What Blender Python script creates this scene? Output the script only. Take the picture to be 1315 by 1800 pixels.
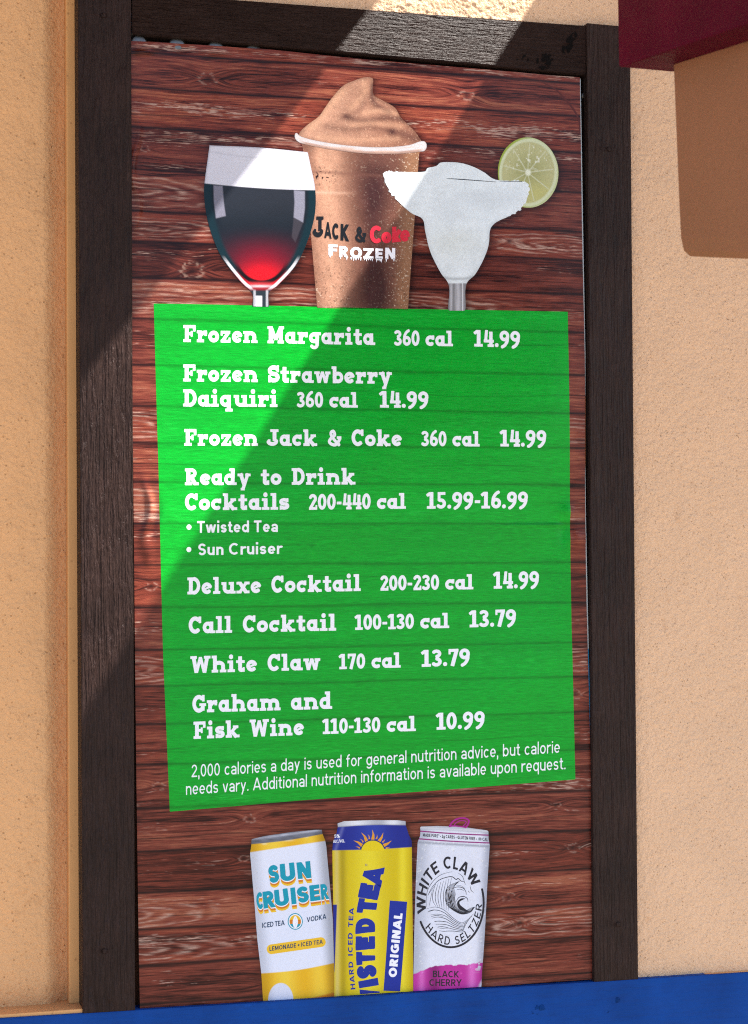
import bpy, math, random
import numpy as np
from mathutils import Matrix, Vector

for o in list(bpy.data.objects):
    bpy.data.objects.remove(o, do_unlink=True)
SC = bpy.context.scene
COL = SC.collection
R_ = math.radians

# ------------------------------------------------------------------ camera
F_PX = 3200.0                       # focal length in pixels of the 1315 x 1800 photograph
CAM = np.array([-0.6387, -2.2814, -0.1004])
RV = np.array([-0.0489, -0.0044, 0.2756])
def _rot(r):
    th = np.linalg.norm(r); k = r/th
    K = np.array([[0, -k[2], k[1]], [k[2], 0, -k[0]], [-k[1], k[0], 0]])
    return np.eye(3)+np.sin(th)*K+(1-np.cos(th))*K@K
RC = np.array([[1, 0, 0], [0, 0, -1], [0, 1, 0]], float) @ _rot(RV)
cam = bpy.data.cameras.new('camera')
cam.sensor_fit = 'VERTICAL'; cam.sensor_height = 36.0; cam.sensor_width = 36.0
cam.lens = F_PX/1800*36
cam.clip_start = 0.05; cam.clip_end = 500
cam.dof.use_dof = True; cam.dof.focus_distance = 2.36; cam.dof.aperture_fstop = 7.1
cam_o = bpy.data.objects.new('camera', cam); COL.objects.link(cam_o)
M = Matrix.Identity(4)
for i in range(3):
    M[i][0] = RC[0][i]; M[i][1] = -RC[1][i]; M[i][2] = -RC[2][i]; M[i][3] = CAM[i]
cam_o.matrix_world = M
SC.camera = cam_o

# ------------------------------------------------------------------ light
SUN_V = np.array([0.530, -0.185, 0.828]); SUN_V /= np.linalg.norm(SUN_V)   # towards the sun
SUN_STRENGTH = 5.0
SKY_STRENGTH = 0.07
EXPOSURE = 2.12
world = bpy.data.worlds.new('World'); SC.world = world; world.use_nodes = True
wt = world.node_tree; wt.nodes.clear()
sky = wt.nodes.new('ShaderNodeTexSky'); sky.sky_type = 'NISHITA'; sky.sun_disc = False
sky.sun_elevation = math.asin(SUN_V[2]); sky.sun_rotation = math.atan2(SUN_V[0], SUN_V[1])
bgn = wt.nodes.new('ShaderNodeBackground'); bgn.inputs['Strength'].default_value = SKY_STRENGTH
wo = wt.nodes.new('ShaderNodeOutputWorld')
wt.links.new(sky.outputs[0], bgn.inputs[0]); wt.links.new(bgn.outputs[0], wo.inputs[0])
sun = bpy.data.lights.new('sun', 'SUN'); sun.energy = SUN_STRENGTH; sun.angle = R_(0.53); sun.color = (1.0, 0.95, 0.88)
sun_o = bpy.data.objects.new('sun', sun); COL.objects.link(sun_o)
sun_o.rotation_euler = Vector(SUN_V).to_track_quat('Z', 'Y').to_euler(); sun_o.location = (2, -3, 4)
SC.view_settings.view_transform = 'Standard'; SC.view_settings.look = 'None'
SC.view_settings.exposure = EXPOSURE; SC.view_settings.gamma = 1.0; SC.view_settings.use_curve_mapping = False
SC.render.engine = 'CYCLES'
SC.cycles.use_denoising = False
SC.cycles.use_adaptive_sampling = False
SC.cycles.pixel_filter_type = 'BLACKMAN_HARRIS'; SC.cycles.filter_width = 1.15
SC.cycles.max_bounces = 4; SC.cycles.blur_glossy = .5; SC.cycles.sample_clamp_indirect = 4

# ------------------------------------------------------------------ numeric helpers
def ray(x, y):
    x = np.asarray(x, float); y = np.asarray(y, float)
    v = np.stack([(x-657.5)/F_PX, (y-900)/F_PX, np.ones_like(x*1.0+y*0)], -1)
    return v @ RC
def P(x, y, yp):
    """point of the vertical plane at depth yp seen at photo pixel x, y"""
    d = ray(x, y)
    t = (yp-CAM[1])/d[..., 1]
    return CAM + d*t[..., None]
def px(p):
    q = (np.asarray(p, float)-CAM) @ RC.T
    return np.stack([657.5+F_PX*q[..., 0]/q[..., 2], 900+F_PX*q[..., 1]/q[..., 2]], -1)
def sm(a, b, x):
    t = np.clip((x-a)/(b-a), 0, 1); return t*t*(3-2*t)
def mix(a, b, t):
    return np.asarray(a, float)*(1-np.asarray(t)[..., None])+np.asarray(b, float)*np.asarray(t)[..., None]
def G(x, y, cx, cy, rx, ry):
    return np.exp(-((x-cx)/rx)**2-((y-cy)/ry)**2)
def _hash(i, j, seed):
    h = (i.astype(np.int64)*374761393+j.astype(np.int64)*668265263+seed*1442695041) & 0xffffffff
    h = ((h ^ (h >> 13))*1274126177) & 0xffffffff
    h = ((h ^ (h >> 16))*2246822519) & 0xffffffff
    return (h ^ (h >> 15)).astype(np.float64)/4294967295.0
def noise(x, y, seed=0):
    i = np.floor(x); j = np.floor(y); fx = x-i; fy = y-j
    fx = fx*fx*(3-2*fx); fy = fy*fy*(3-2*fy)
    a = _hash(i, j, seed); b = _hash(i+1, j, seed); c = _hash(i, j+1, seed); d = _hash(i+1, j+1, seed)
    return (a*(1-fx)+b*fx)*(1-fy)+(c*(1-fx)+d*fx)*fy
def fbm(x, y, seed=0, oc=4):
    s = 0; a = 1; t = 0
    for k in range(oc):
        s = s+a*noise(x*2**k+17.3*k, y*2**k+9.1*k, seed+k); t += a; a *= .55
    return s/t
def catmull(pts, n=8, closed=True):
    p = np.asarray(pts, float); N = len(p); out = []
    for i in range(N if closed else N-1):
        if closed: a, b, c, d = p[i-1], p[i], p[(i+1) % N], p[(i+2) % N]
        else: a, b, c, d = p[max(i-1, 0)], p[i], p[i+1], p[min(i+2, N-1)]
        for t in np.arange(n)/n:
            out.append(.5*((2*b)+(c-a)*t+(2*a-5*b+4*c-d)*t*t+(3*b-a-3*c+d)*t**3))
    if not closed: out.append(p[-1])
    return np.array(out)
def poly_sdf(x, y, pts):
    pts = np.asarray(pts, float); sh = x.shape; x = x.ravel(); y = y.ravel()
    d = np.full(x.shape, 1e18); ins = np.zeros(x.shape, bool)
    for k in range(len(pts)):
        a = pts[k]; b = pts[(k+1) % len(pts)]
        e = b-a; L = e@e+1e-12
        t = np.clip(((x-a[0])*e[0]+(y-a[1])*e[1])/L, 0, 1)
        d = np.minimum(d, (x-a[0]-t*e[0])**2+(y-a[1]-t*e[1])**2)
        c = (a[1] > y) != (b[1] > y)
        if c.any():
            xi = a[0]+(y-a[1])*e[0]/(e[1] if abs(e[1]) > 1e-12 else 1e-12)
            ins ^= c & (x < xi)
    d = np.sqrt(d)
    return np.where(ins, -d, d).reshape(sh)
def line_sdf(x, y, pts):
    d = np.full(x.shape, 1e18)
    for a, b in zip(pts[:-1], pts[1:]):
        e = np.asarray(b, float)-a; L = e@e+1e-12
        t = np.clip(((x-a[0])*e[0]+(y-a[1])*e[1])/L, 0, 1)
        d = np.minimum(d, (x-a[0]-t*e[0])**2+(y-a[1]-t*e[1])**2)
    return np.sqrt(d)

# ------------------------------------------------------------------ field -> filled mesh (marching squares)
def fill(xs, ys, field):
    X, Y = np.meshgrid(xs, ys); Fv = field(X, Y)
    Fv = np.where(np.abs(Fv) < 1e-9, 1e-9, Fv)
    ny, nx = Fv.shape; I = Fv < 0
    N = nx*ny; NH = ny*(nx-1)
    vx = [X.ravel()]; vy = [Y.ravel()]
    t = Fv[:, :-1]/(Fv[:, :-1]-Fv[:, 1:]+1e-30); t = np.clip(t, 0, 1)
    vx.append((X[:, :-1]+t*(X[:, 1:]-X[:, :-1])).ravel()); vy.append(Y[:, :-1].ravel())
    t = Fv[:-1]/(Fv[:-1]-Fv[1:]+1e-30); t = np.clip(t, 0, 1)
    vx.append(X[:-1].ravel()); vy.append((Y[:-1]+t*(Y[1:]-Y[:-1])).ravel())
    vx = np.concatenate(vx); vy = np.concatenate(vy)
    ii, jj = np.meshgrid(np.arange(ny-1), np.arange(nx-1), indexing='ij')
    case = I[:-1, :-1]*1+I[:-1, 1:]*2+I[1:, 1:]*4+I[1:, :-1]*8
    cor = [ii*nx+jj, ii*nx+jj+1, (ii+1)*nx+jj+1, (ii+1)*nx+jj]
    edg = [N+ii*(nx-1)+jj, N+NH+ii*nx+jj+1, N+(ii+1)*(nx-1)+jj, N+NH+ii*nx+jj]
    loops = []; sizes = []
    for c in range(1, 16):
        m = case == c
        if not m.any(): continue
        cols = []
        for k in range(4):
            a = bool(c >> k & 1); b = bool(c >> ((k+1) % 4) & 1)
            if a: cols.append(cor[k][m])
            if a != b: cols.append(edg[k][m])
        q = np.stack(cols, -1)
        loops.append(q.ravel()); sizes.append(np.full(len(q), q.shape[1]))
    if not loops: return np.zeros((0, 2)), np.zeros(0, int), np.zeros(0, int)
    loops = np.concatenate(loops); sizes = np.concatenate(sizes)
    u, inv = np.unique(loops, return_inverse=True)
    return np.stack([vx[u], vy[u]], -1), inv.ravel(), sizes

def mesh_obj(name, verts, loops, sizes, mat, parent=None, cols=None, smooth=True):
    me = bpy.data.meshes.new(name)
    me.vertices.add(len(verts)); me.vertices.foreach_set('co', np.asarray(verts, np.float32).ravel())
    me.loops.add(len(loops)); me.loops.foreach_set('vertex_index', np.asarray(loops, np.int32))
    me.polygons.add(len(sizes))
    st = np.concatenate([[0], np.cumsum(sizes)[:-1]])
    me.polygons.foreach_set('loop_start', st.astype(np.int32)); me.polygons.foreach_set('loop_total', np.asarray(sizes, np.int32))
    me.update(calc_edges=True)
    if smooth: me.polygons.foreach_set('use_smooth', np.ones(len(sizes), bool))
    if cols is not None:
        a = me.color_attributes.new('art', 'FLOAT_COLOR', 'POINT')
        c = np.ones((len(verts), 4), np.float32); c[:, :3] = np.clip(cols, 0, 1)
        a.data.foreach_set('color', c.ravel())
    me.materials.append(mat)
    o = bpy.data.objects.new(name, me); COL.objects.link(o)
    if parent is not None: o.parent = parent
    return o

class MB:                                   # small hand-built meshes
    def __init__(s): s.v = []; s.f = []
    def add(s, v, f):
        n = len(s.v); s.v += [tuple(map(float, q)) for q in v]; s.f += [tuple(i+n for i in q) for q in f]; return s
    def hexa(s, a, b):                      # a, b: two matching quads
        return s.add(list(a)+list(b), [(0, 1, 2, 3), (7, 6, 5, 4), (0, 4, 5, 1), (1, 5, 6, 2), (2, 6, 7, 3), (3, 7, 4, 0)])
    def box(s, x0, x1, y0, y1, z0, z1):
        return s.hexa([(x0, y0, z0), (x1, y0, z0), (x1, y0, z1), (x0, y0, z1)], [(x0, y1, z0), (x1, y1, z0), (x1, y1, z1), (x0, y1, z1)])
    def build(s, name, mat, parent=None, bevel=0, smooth=False):
        me = bpy.data.meshes.new(name); me.from_pydata(s.v, [], s.f); me.update()
        import bmesh
        bm = bmesh.new(); bm.from_mesh(me); bmesh.ops.recalc_face_normals(bm, faces=bm.faces)
        if bevel: bmesh.ops.bevel(bm, geom=list(bm.edges), offset=bevel, segments=2, affect='EDGES', profile=.6)
        bm.to_mesh(me); bm.free()
        if smooth:
            for p_ in me.polygons: p_.use_smooth = True
        me.materials.append(mat)
        o = bpy.data.objects.new(name, me); COL.objects.link(o)
        if parent is not None: o.parent = parent
        return o
def empty(name, loc=(0, 0, 0)):
    o = bpy.data.objects.new(name, None); COL.objects.link(o); o.location = loc; o.empty_display_size = .05
    return o
def tag(o, label=None, cat=None, group=None, kind=None):
    if label: o['label'] = label
    if cat: o['category'] = cat
    if group: o['group'] = group
    if kind: o['kind'] = kind
    return o

# ------------------------------------------------------------------ materials
def base_mat(name, rough=.5, spec=.5):
    m = bpy.data.materials.new(name); m.use_nodes = True
    t = m.node_tree; b = t.nodes['Principled BSDF']
    b.inputs['Roughness'].default_value = rough; b.inputs['Specular IOR Level'].default_value = spec
    return m, t, b
def N(t, typ, **kw):
    n = t.nodes.new(typ)
    for k, v in kw.items():
        if k.startswith('i_'): n.inputs[k[2:].replace('_', ' ')].default_value = v
        else: setattr(n, k, v)
    return n
def coord(t, scale=(1, 1, 1)):
    g = N(t, 'ShaderNodeNewGeometry'); mp = N(t, 'ShaderNodeMapping'); mp.inputs['Scale'].default_value = scale
    t.links.new(g.outputs['Position'], mp.inputs['Vector']); return mp.outputs[0]
def tnoise(t, vec, scale, detail=4, rough=.55, dist=0):
    n = N(t, 'ShaderNodeTexNoise'); n.inputs['Scale'].default_value = scale; n.inputs['Detail'].default_value = detail
    n.inputs['Roughness'].default_value = rough; n.inputs['Distortion'].default_value = dist
    t.links.new(vec, n.inputs['Vector']); return n.outputs['Fac']
def ramp(t, fac, stops):
    r = N(t, 'ShaderNodeValToRGB'); e = r.color_ramp.elements
    while len(e) < len(stops): e.new(.5)
    for k, (p_, c) in enumerate(stops):
        e[k].position = p_; e[k].color = (c, c, c, 1) if not hasattr(c, '__len__') else (*c, 1)
    t.links.new(fac, r.inputs[0]); return r.outputs[0]
def math_(t, op, a, b=None, c=None):
    n = N(t, 'ShaderNodeMath', operation=op)
    for k, v in enumerate((a, b, c)):
        if v is None: continue
        if hasattr(v, 'is_linked'): t.links.new(v, n.inputs[k])
        else: n.inputs[k].default_value = v
    return n.outputs[0]
def mixc(t, fac, a, b, blend='MIX'):
    n = N(t, 'ShaderNodeMix', data_type='RGBA', blend_type=blend)
    for sock, v in ((n.inputs[0], fac), (n.inputs[6], a), (n.inputs[7], b)):
        if hasattr(v, 'is_linked'): t.links.new(v, sock)
        elif hasattr(v, '__len__'): sock.default_value = (*v, 1)
        else: sock.default_value = v
    return n.outputs[2]
def bump(t, b, h, strength, dist):
    n = N(t, 'ShaderNodeBump'); n.inputs['Strength'].default_value = strength; n.inputs['Distance'].default_value = dist
    t.links.new(h, n.inputs['Height']); t.links.new(n.outputs[0], b.inputs['Normal']); return n

def stucco_mat(name, col, dark, depth=.0022, scale=1.0):
    m, t, b = base_mat(name, .85, .25)
    v = coord(t)
    lumps = tnoise(t, v, 230*scale, 3, .55, .6)
    fine = tnoise(t, v, 620*scale, 3, .6)
    big = tnoise(t, v, 9, 4, .6)
    pits = N(t, 'ShaderNodeTexVoronoi'); pits.inputs['Scale'].default_value = 150*scale
    t.links.new(v, pits.inputs['Vector'])
    pit = ramp(t, pits.outputs['Distance'], [(.06, 0), (.22, 1)])
    pm = ramp(t, tnoise(t, v, 60*scale, 2), [(.46, 1), (.6, 0)])
    pitm = math_(t, 'MAXIMUM', pit, pm)
    h = math_(t, 'ADD', math_(t, 'MULTIPLY', lumps, 1.0), math_(t, 'MULTIPLY', fine, .35))
    h = math_(t, 'ADD', h, math_(t, 'MULTIPLY', pitm, .5))
    bump(t, b, h, 1.0, depth)
    c = mixc(t, ramp(t, big, [(.3, 0), (.7, 1)]), [q*.93 for q in col], col)
    stain = ramp(t, tnoise(t, v, 42, 3, .6), [(.62, 0), (.76, 1)])
    c = mixc(t, math_(t, 'MULTIPLY', stain, .35), c, dark)
    c = mixc(t, math_(t, 'MULTIPLY', math_(t, 'SUBTRACT', 1.0, pitm), .75), c, dark)
    t.links.new(c, b.inputs['Base Color'])
    return m
def timber_mat(name, col, col2, axis, rough=.5, spec=.5, depth=.0016, fine=1.0, stretch=.035):
    """rough-sawn painted timber, grain along axis 'x' or 'z'"""
    m, t, b = base_mat(name, rough, spec)
    s = (stretch, 1, 1) if axis == 'x' else (1, 1, stretch)
    s2 = (.12, 1, 1) if axis == 'x' else (1, 1, .12)
    v = coord(t, s); v2 = coord(t, s2); v0 = coord(t)
    g1 = tnoise(t, v, 430*fine, 4, .6, .3); g2 = tnoise(t, v2, 300*fine, 4, .62, .8); big = tnoise(t, v0, 11, 4, .6)
    saw = tnoise(t, v, 900*fine, 2, .5)
    h = math_(t, 'ADD', math_(t, 'MULTIPLY', g1, 1.0), math_(t, 'MULTIPLY', g2, .9))
    h = math_(t, 'ADD', h, math_(t, 'MULTIPLY', saw, .4))
    bump(t, b, h, 1.0, depth)
    c = mixc(t, ramp(t, g2, [(.3, 0), (.72, 1)]), col, col2)
    c = mixc(t, ramp(t, big, [(.35, .0), (.75, .6)]), c, [q*1.5 for q in col2])
    wear = ramp(t, tnoise(t, coord(t, (1, 1, .5) if axis == 'z' else (.5, 1, 1)), 34, 5, .7), [(.66, 0), (.8, 1)])
    c = mixc(t, math_(t, 'MULTIPLY', wear, .5), c, [q*2.6+.006 for q in col2])
    t.links.new(c, b.inputs['Base Color'])
    rr = ramp(t, g2, [(.3, rough-.06), (.7, rough+.15)]); t.links.new(rr, b.inputs['Roughness'])
    return m
PR_ROUGH, PR_SPEC = .16, .17
def print_mat(name, col=None, grain=False):
    m, t, b = base_mat(name, PR_ROUGH, PR_SPEC)
    v = coord(t)
    if col is None:
        a = N(t, 'ShaderNodeVertexColor', layer_name='art')
        c = a.outputs['Color']
        if grain:
            g = tnoise(t, coord(t, (.05, 1, 1)), 1500, 3, .6)
            c = mixc(t, 1.0, c, ramp(t, g, [(.3, .72), (.7, 1.22)]), 'MULTIPLY')
        t.links.new(c, b.inputs['Base Color'])
    else:
        sp = tnoise(t, v, 700, 2)
        c = mixc(t, ramp(t, sp, [(.3, 0), (.7, 1)]), [q*.95 for q in col], col)
        t.links.new(c, b.inputs['Base Color'])
    hh = math_(t, 'ADD', tnoise(t, v, 1100, 2), math_(t, 'MULTIPLY', tnoise(t, v, 26, 3), 3.0))
    bump(t, b, hh, .35, .0007)
    return m

M_WOODPRINT = print_mat('wood_print', grain=True)
M_ART = print_mat('picture_print')
M_WHITE = print_mat('white_ink', (.86, .87, .94))
def ink(name, c): return print_mat(name, c)
M_BLACK = ink('black_ink', (.012, .014, .018)); M_RED = ink('red_ink', (.62, .03, .055))
M_TEAL = ink('teal_ink', (.006, .30, .42)); M_NAVY = ink('navy_ink', (.02, .055, .12)); M_ORANGE = ink('orange_ink', (.62, .2, .02))
M_YELLOW = ink('yellow_ink', (.8, .5, .03)); M_BLUE = ink('blue_ink', (.012, .03, .30)); M_GOLD = ink('gold_ink', (.7, .32, .03))
M_MAG = ink('magenta_ink', (.36, .02, .24)); M_CHAR = ink('charcoal_ink', (.02, .02, .03))
M_STUCCO_L = stucco_mat('warm_stucco', (.77, .425, .20), (.42, .19, .075), .0018)  # warm bounce light is painted into this colour, beside the paler right wall
M_STUCCO_R = stucco_mat('cream_stucco', (.80, .52, .325), (.52, .28, .14), .0022, 1.35)
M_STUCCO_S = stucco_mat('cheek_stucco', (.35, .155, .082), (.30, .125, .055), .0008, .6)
M_BEAD = stucco_mat('smooth_plaster', (.74, .38, .15), (.42, .2, .08), .0003, .7)
M_POST = timber_mat('dark_timber_upright', (.016, .0070, .0058), (.036, .0185, .0150), 'z', .42, .17, .0110, .55)
M_HEAD = timber_mat('dark_timber_header', (.014, .0065, .0055), (.030, .0160, .0130), 'x', .30, .095, .0080, .8, stretch=.13)
M_LEDGE = timber_mat('blue_painted_timber', (.0025, .036, .19), (.0035, .048, .24), 'x', .6, .12, .0012, .6)
M_BEAM = timber_mat('maroon_painted_timber', (.072, .0015, .014), (.085, .002, .016), 'x', .5, .06, .0003, .5)
M_RECESS = timber_mat('raw_recess_timber', (.05, .02, .012), (.07, .028, .015), 'z', .8, .2, .0008)
M_METAL, _t, _b = base_mat('zinc_metal', .35, .5); _b.inputs['Metallic'].default_value = .9; _b.inputs['Base Color'].default_value = (.15, .145, .14, 1)
_n = tnoise(_t, coord(_t), 300, 3); _t.links.new(ramp(_t, _n, [(.3, .28), (.7, .5)]), _b.inputs['Roughness'])
M_PAVE = stucco_mat('pavement_concrete', (.20, .17, .14), (.15, .13, .1), .001, .05)
M_BLOCKER = timber_mat('blocker_timber', (.25, .16, .09), (.33, .22, .13), 'x', .7, .3, .001)

# ------------------------------------------------------------------ setting: wall, frame, ledge
YF = -0.006         # front of the frame boards
YS = 0.005          # stucco face, right and above
YSL = 0.044         # stucco face left of the frame, set back
YPOST = 0.0         # poster plane
g = MB(); g.add([(-40, -40, -1.75), (40, -40, -1.75), (40, 3, -1.75), (-40, 3, -1.75)], [(0, 1, 2, 3)])
tag(g.build('pavement', M_PAVE), kind='structure')

def grid_sheet(name, xs, zs, yfun, mat, parent=None):
    X, Z = np.meshgrid(xs, zs); Y = yfun(X, Z)
    V = np.stack([X, Y, Z], -1).reshape(-1, 3); nx, nz = len(xs), len(zs)
    i, j = np.meshgrid(np.arange(nz-1), np.arange(nx-1), indexing='ij')
    a = (i*nx+j).ravel()
    q = np.stack([a, a+1, a+nx+1, a+nx], -1)
    return mesh_obj(name, V, q.ravel(), np.full(len(q), 4), mat, parent)

YB = .030          # face of the plaster bead
XL = P(119, 900, YB)[0]; ZB_L = P(60, 1779.5, -.004)[2]; ZB_R = P(1220, 1711, YS)[2]
XBEAD = P(142, 900, YB)[0]; ZLIP = P(60, 1779.5, -.004)[2]
def left_face(X, Z):
    e = np.clip((X-(XL-.030))/.030, 0, 1); e = e*e*(3-2*e)*.017
    f = np.clip(((ZB_L+.03)-Z)/.03, 0, 1)**2*.004
    n = (fbm(X*260, Z*260, 3, 3)-.5)*.0017+(fbm(X*30, Z*30, 5, 3)-.5)*.004
    return YSL-.010+e+f+n
wallL = empty('stucco_wall', (XL-.3, YSL, 0))
tag(wallL, 'orange tan stucco wall left of the dark timber frame, ending in a smooth plaster bead', 'wall', kind='thing')
def child(o, par):
    o.parent = par; o.matrix_parent_inverse = Matrix.Translation(-Vector(par.location)); return o
xs = np.concatenate([np.arange(-1.6, XL-.16, .05), np.arange(XL-.16, XL, .0008), [XL]])
zs = np.concatenate([np.arange(-1.75, -.85, .05), np.arange(-.85, .8, .0011), np.arange(.8, 2.2, .05)])
zs = zs[zs > ZB_L]; zs = np.concatenate([[ZB_L], zs])
child(grid_sheet('stucco_face', xs, zs, left_face, M_STUCCO_L), wallL)
g = MB(); g.box(XL, XBEAD+.02, YB, YSL+.02, ZB_L, 2.2)
child(g.build('plaster_bead', M_BEAD, bevel=.0015), wallL)
g = MB(); g.box(-1.6, XBEAD+.001, -.004, YSL+.02, ZLIP-.03, ZLIP)
child(g.build('bottom_bead', M_BEAD, bevel=.001), wallL)

XR = P(1117, 900, YS)[0]
XH0 = P(233, 60, YF)[0]
def right_face(X, Z):
    n = (fbm(X*240, Z*240, 23, 3)-.5)*.0021+(fbm(X*26, Z*26, 25, 3)-.5)*.003
    return YS-.002+n
wallR = empty('stucco_wall', (XR+.3, YS, 0))
tag(wallR, 'pale cream stucco wall right of and above the dark timber frame', 'wall', kind='thing')
xs = np.concatenate([np.arange(XR-.034, XR+.25, .0012), np.arange(XR+.25, 2.6, .06)])
zs = np.concatenate([np.arange(ZB_R, .72, .0012), np.arange(.72, 2.2, .06)])
child(grid_sheet('stucco_face', xs, zs, right_face, M_STUCCO_R), wallR)
zt = P(1000, 52, YF)[2]
xs2 = np.concatenate([np.arange(XH0-.03, XR-.034, .0012), [XR-.034]])
zs2 = np.concatenate([np.arange(zt-.02, .74, .0012), np.arange(.74, 2.2, .06)])
child(grid_sheet('stucco_face', xs2, zs2, right_face, M_STUCCO_R), wallR)
g = MB(); g.box(P(1121.5, 1715, YS)[0], 2.6, -.004, YS+.02, ZB_R-.006, ZB_R-.0004)
child(g.build('bottom_bead', M_BEAD, bevel=.001), wallR)

# frame boards: front corners traced, then given real thickness
def board(name, quad, mat, parent, yf=YF, yb=.075, n=2, bevel=.0018):
    pts = [P(x, y, yf) for x, y in quad]          # TL TR BR BL
    bk = [(p[0], yb, p[2]) for p in pts]
    return MB().hexa(pts, bk).build(name, mat, parent, bevel=bevel)
frame = empty('timber_frame'); tag(frame, 'dark brown rough sawn timber frame surrounding the drinks menu poster', 'frame')
board('post', [(136.5, -60), (230.5, -60), (238, 1792), (145.5, 1792)], M_POST, frame, YF-.001)
board('post', [(1031.5, 40), (1108, 47), (1122.5, 1740), (1044.7, 1740)], M_POST, frame, YF-.001)
board('header', [(231.5, -14), (1031, 45), (1030.5, 131), (231.5, 58.5)], M_HEAD, frame, YF+.001)
q = [P(232, 20, .02), P(1040, 80, .02), P(1050, 1760, .02), P(238, 1810, .02)]
MB().hexa(q, [(p[0], .05, p[2]) for p in q]).build('recess_board', M_RECESS, frame)
def disc(name, c, r, d, mat, parent, n=20, dome=.4):
    g = MB(); v = []; f = []
    rings = [(1, 0), (1, .6), (.8, .95), (.35, 1.15)]
    for (a, b) in rings:
        for k in range(n):
            an = 2*math.pi*k/n; v.append((c[0]+r*a*math.cos(an), c[1]-d*b, c[2]+r*a*math.sin(an)))
    for i in range(len(rings)-1):
        for k in range(n):
            f.append((i*n+k, i*n+(k+1) % n, (i+1)*n+(k+1) % n, (i+1)*n+k))
    f.append(tuple((len(rings)-1)*n+k for k in range(n)))
    return g.add(v, f).build(name, mat, parent, smooth=True)
for (x, y) in ((182, 27), (184, 1672), (1071, 262), (1087, 1625)):    # painted-over screw heads on the uprights
    disc('screw_head', P(x, y, YF-.0012), .0034, .0012, M_POST, frame)
for (x, y) in ((244, 76), (311, 80), (379, 85.5), (445, 92)):
    disc('washer', P(x, y, .0035), .0105, .0022, M_METAL, frame)
disc('clear_screw', P(1025.5, 169, .012), .005, .004, M_METAL, frame)

# old paint peeling off the header, a scuff and a knot on the ledge
def patch(name, mat, parent, yp, cx, cy, rx, ry, seed, ang=0.0, th=.12, step=.7, sx=4.5, sy=7.0):
    ca, sa = math.cos(ang), math.sin(ang)
    def f(x, y):
        a = ((x-cx)*ca+(y-cy)*sa)/rx; b = (-(x-cx)*sa+(y-cy)*ca)/ry
        return th+.55*(a*a+b*b)-.9*fbm(x/sx, y/sy, seed, 4)+.33
    v, l, s_ = fill(np.arange(cx-rx*1.4, cx+rx*1.4, step), np.arange(cy-ry*1.5, cy+ry*1.5, step), f)
    if len(v): mesh_obj(name, P(v[:, 0], v[:, 1], yp), l, s_, mat, parent)
M_PEEL, _t, _b = base_mat('peeled_black_paint', .8, .1); _b.inputs['Base Color'].default_value = (.004, .0025, .0025, 1)
bump(_t, _b, tnoise(_t, coord(_t), 500, 4, .7), 1.0, .003)
patch('peeling_paint', M_PEEL, frame, YF+.0004, 1000, 78, 15, 36, 3, .5, -.02)
patch('peeling_paint', M_PEEL, frame, YF+.0004, 958, 108, 24, 24, 8, -.3, .02)
patch('peeling_paint', M_PEEL, frame, YF+.0004, 925, 104, 40, 16, 12, .1, .22)

ledge = board('ledge_board', [(-400, 1815), (1700, 1685.5), (1700, 1990), (-400, 2114)], M_LEDGE, None, -.008, .2, bevel=.002)
M_SCUFF = timber_mat('scuffed_blue_timber', (.002, .026, .135), (.003, .038, .18), 'x', .7, .1, .003, .8)
patch('scuff', M_SCUFF, ledge, -.0085, 948, 1772, 30, 17, 21, -.6, .16)
patch('knot', M_SCUFF, ledge, -.0085, 1085, 1759, 8, 10, 25, .3, -.05, .5)
patch('scuff', M_SCUFF, ledge, -.0085, 1068, 1782, 10, 12, 27, -.5, .14, .5)
ledge.name = 'painted_ledge'; tag(ledge, 'bright blue painted timber ledge running below the poster and stucco walls', 'ledge', kind='thing')

# ------------------------------------------------------------------ eave beam and cheek, top right
def on_line(xw, yw, p0, p1):
    """z of the world point (xw, yw, z) that lies on the picture line p0-p1"""
    lo, hi = -3, 4
    def f(z):
        q = px((xw, yw, z)); return (q[1]-p0[1])-(p1[1]-p0[1])/(p1[0]-p0[0])*(q[0]-p0[0])
    fl = f(lo)
    for _ in range(60):
        mid = (lo+hi)/2
        if (f(mid) > 0) == (fl > 0): lo = mid
        else: hi = mid
    return (lo+hi)/2
yA, yN = -.45, -1.05
A = P(1087, 118, yA); C_ = P(1185, 127, yA)
zN = on_line(A[0], yN, (1087, 118), (1315, 42))
dz = zN-A[2]; wB = C_[0]-A[0]
beam = MB().hexa([(A[0], yA, A[2]), (A[0]+wB, yA, C_[2]), (A[0]+wB, yA, A[2]+.35), (A[0], yA, A[2]+.35)],
                 [(A[0], yN, zN), (A[0]+wB, yN, zN+C_[2]-A[2]), (A[0]+wB, yN, zN+.35), (A[0], yN, zN+.35)]).build('eave_beam', M_BEAM, bevel=.003)
tag(beam, 'dark maroon painted eave beam jutting out above the stucco corbel at top right', 'beam', kind='thing')
yT = -.50
T0 = P(1184.5, 112, yT); xT = T0[0]
def beam_under(yy): return A[2]+dz*(yy-yA)/(yN-yA)
B0 = P(1198, 449, yT)
zb_n = on_line(xT, yN, (1197, 447), (1330, 452))
prof = []
V = []; F = []
ys = np.linspace(yT, yN, 14)
rng = random.Random(4)
ring = []
for k, yy in enumerate(ys):
    u = k/(len(ys)-1)
    zt_ = beam_under(yy)-.001; zb_ = B0[2]+(zb_n-B0[2])*u+rng.uniform(-.001, .001)
    xb = B0[0]-.0
    r = .012 if k else .012
    cs = [(xT, zt_), (xT*.7+xb*.3, zt_*.7+zb_*.3), (xT*.3+xb*.7, zt_*.3+zb_*.7), (xb, zb_+.02), (xb+.003, zb_+.006), (xb+.010, zb_), (xT+.22, zb_), (xT+.22, zt_)]
    ring.append([(x, yy, z) for x, z in cs])
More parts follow.
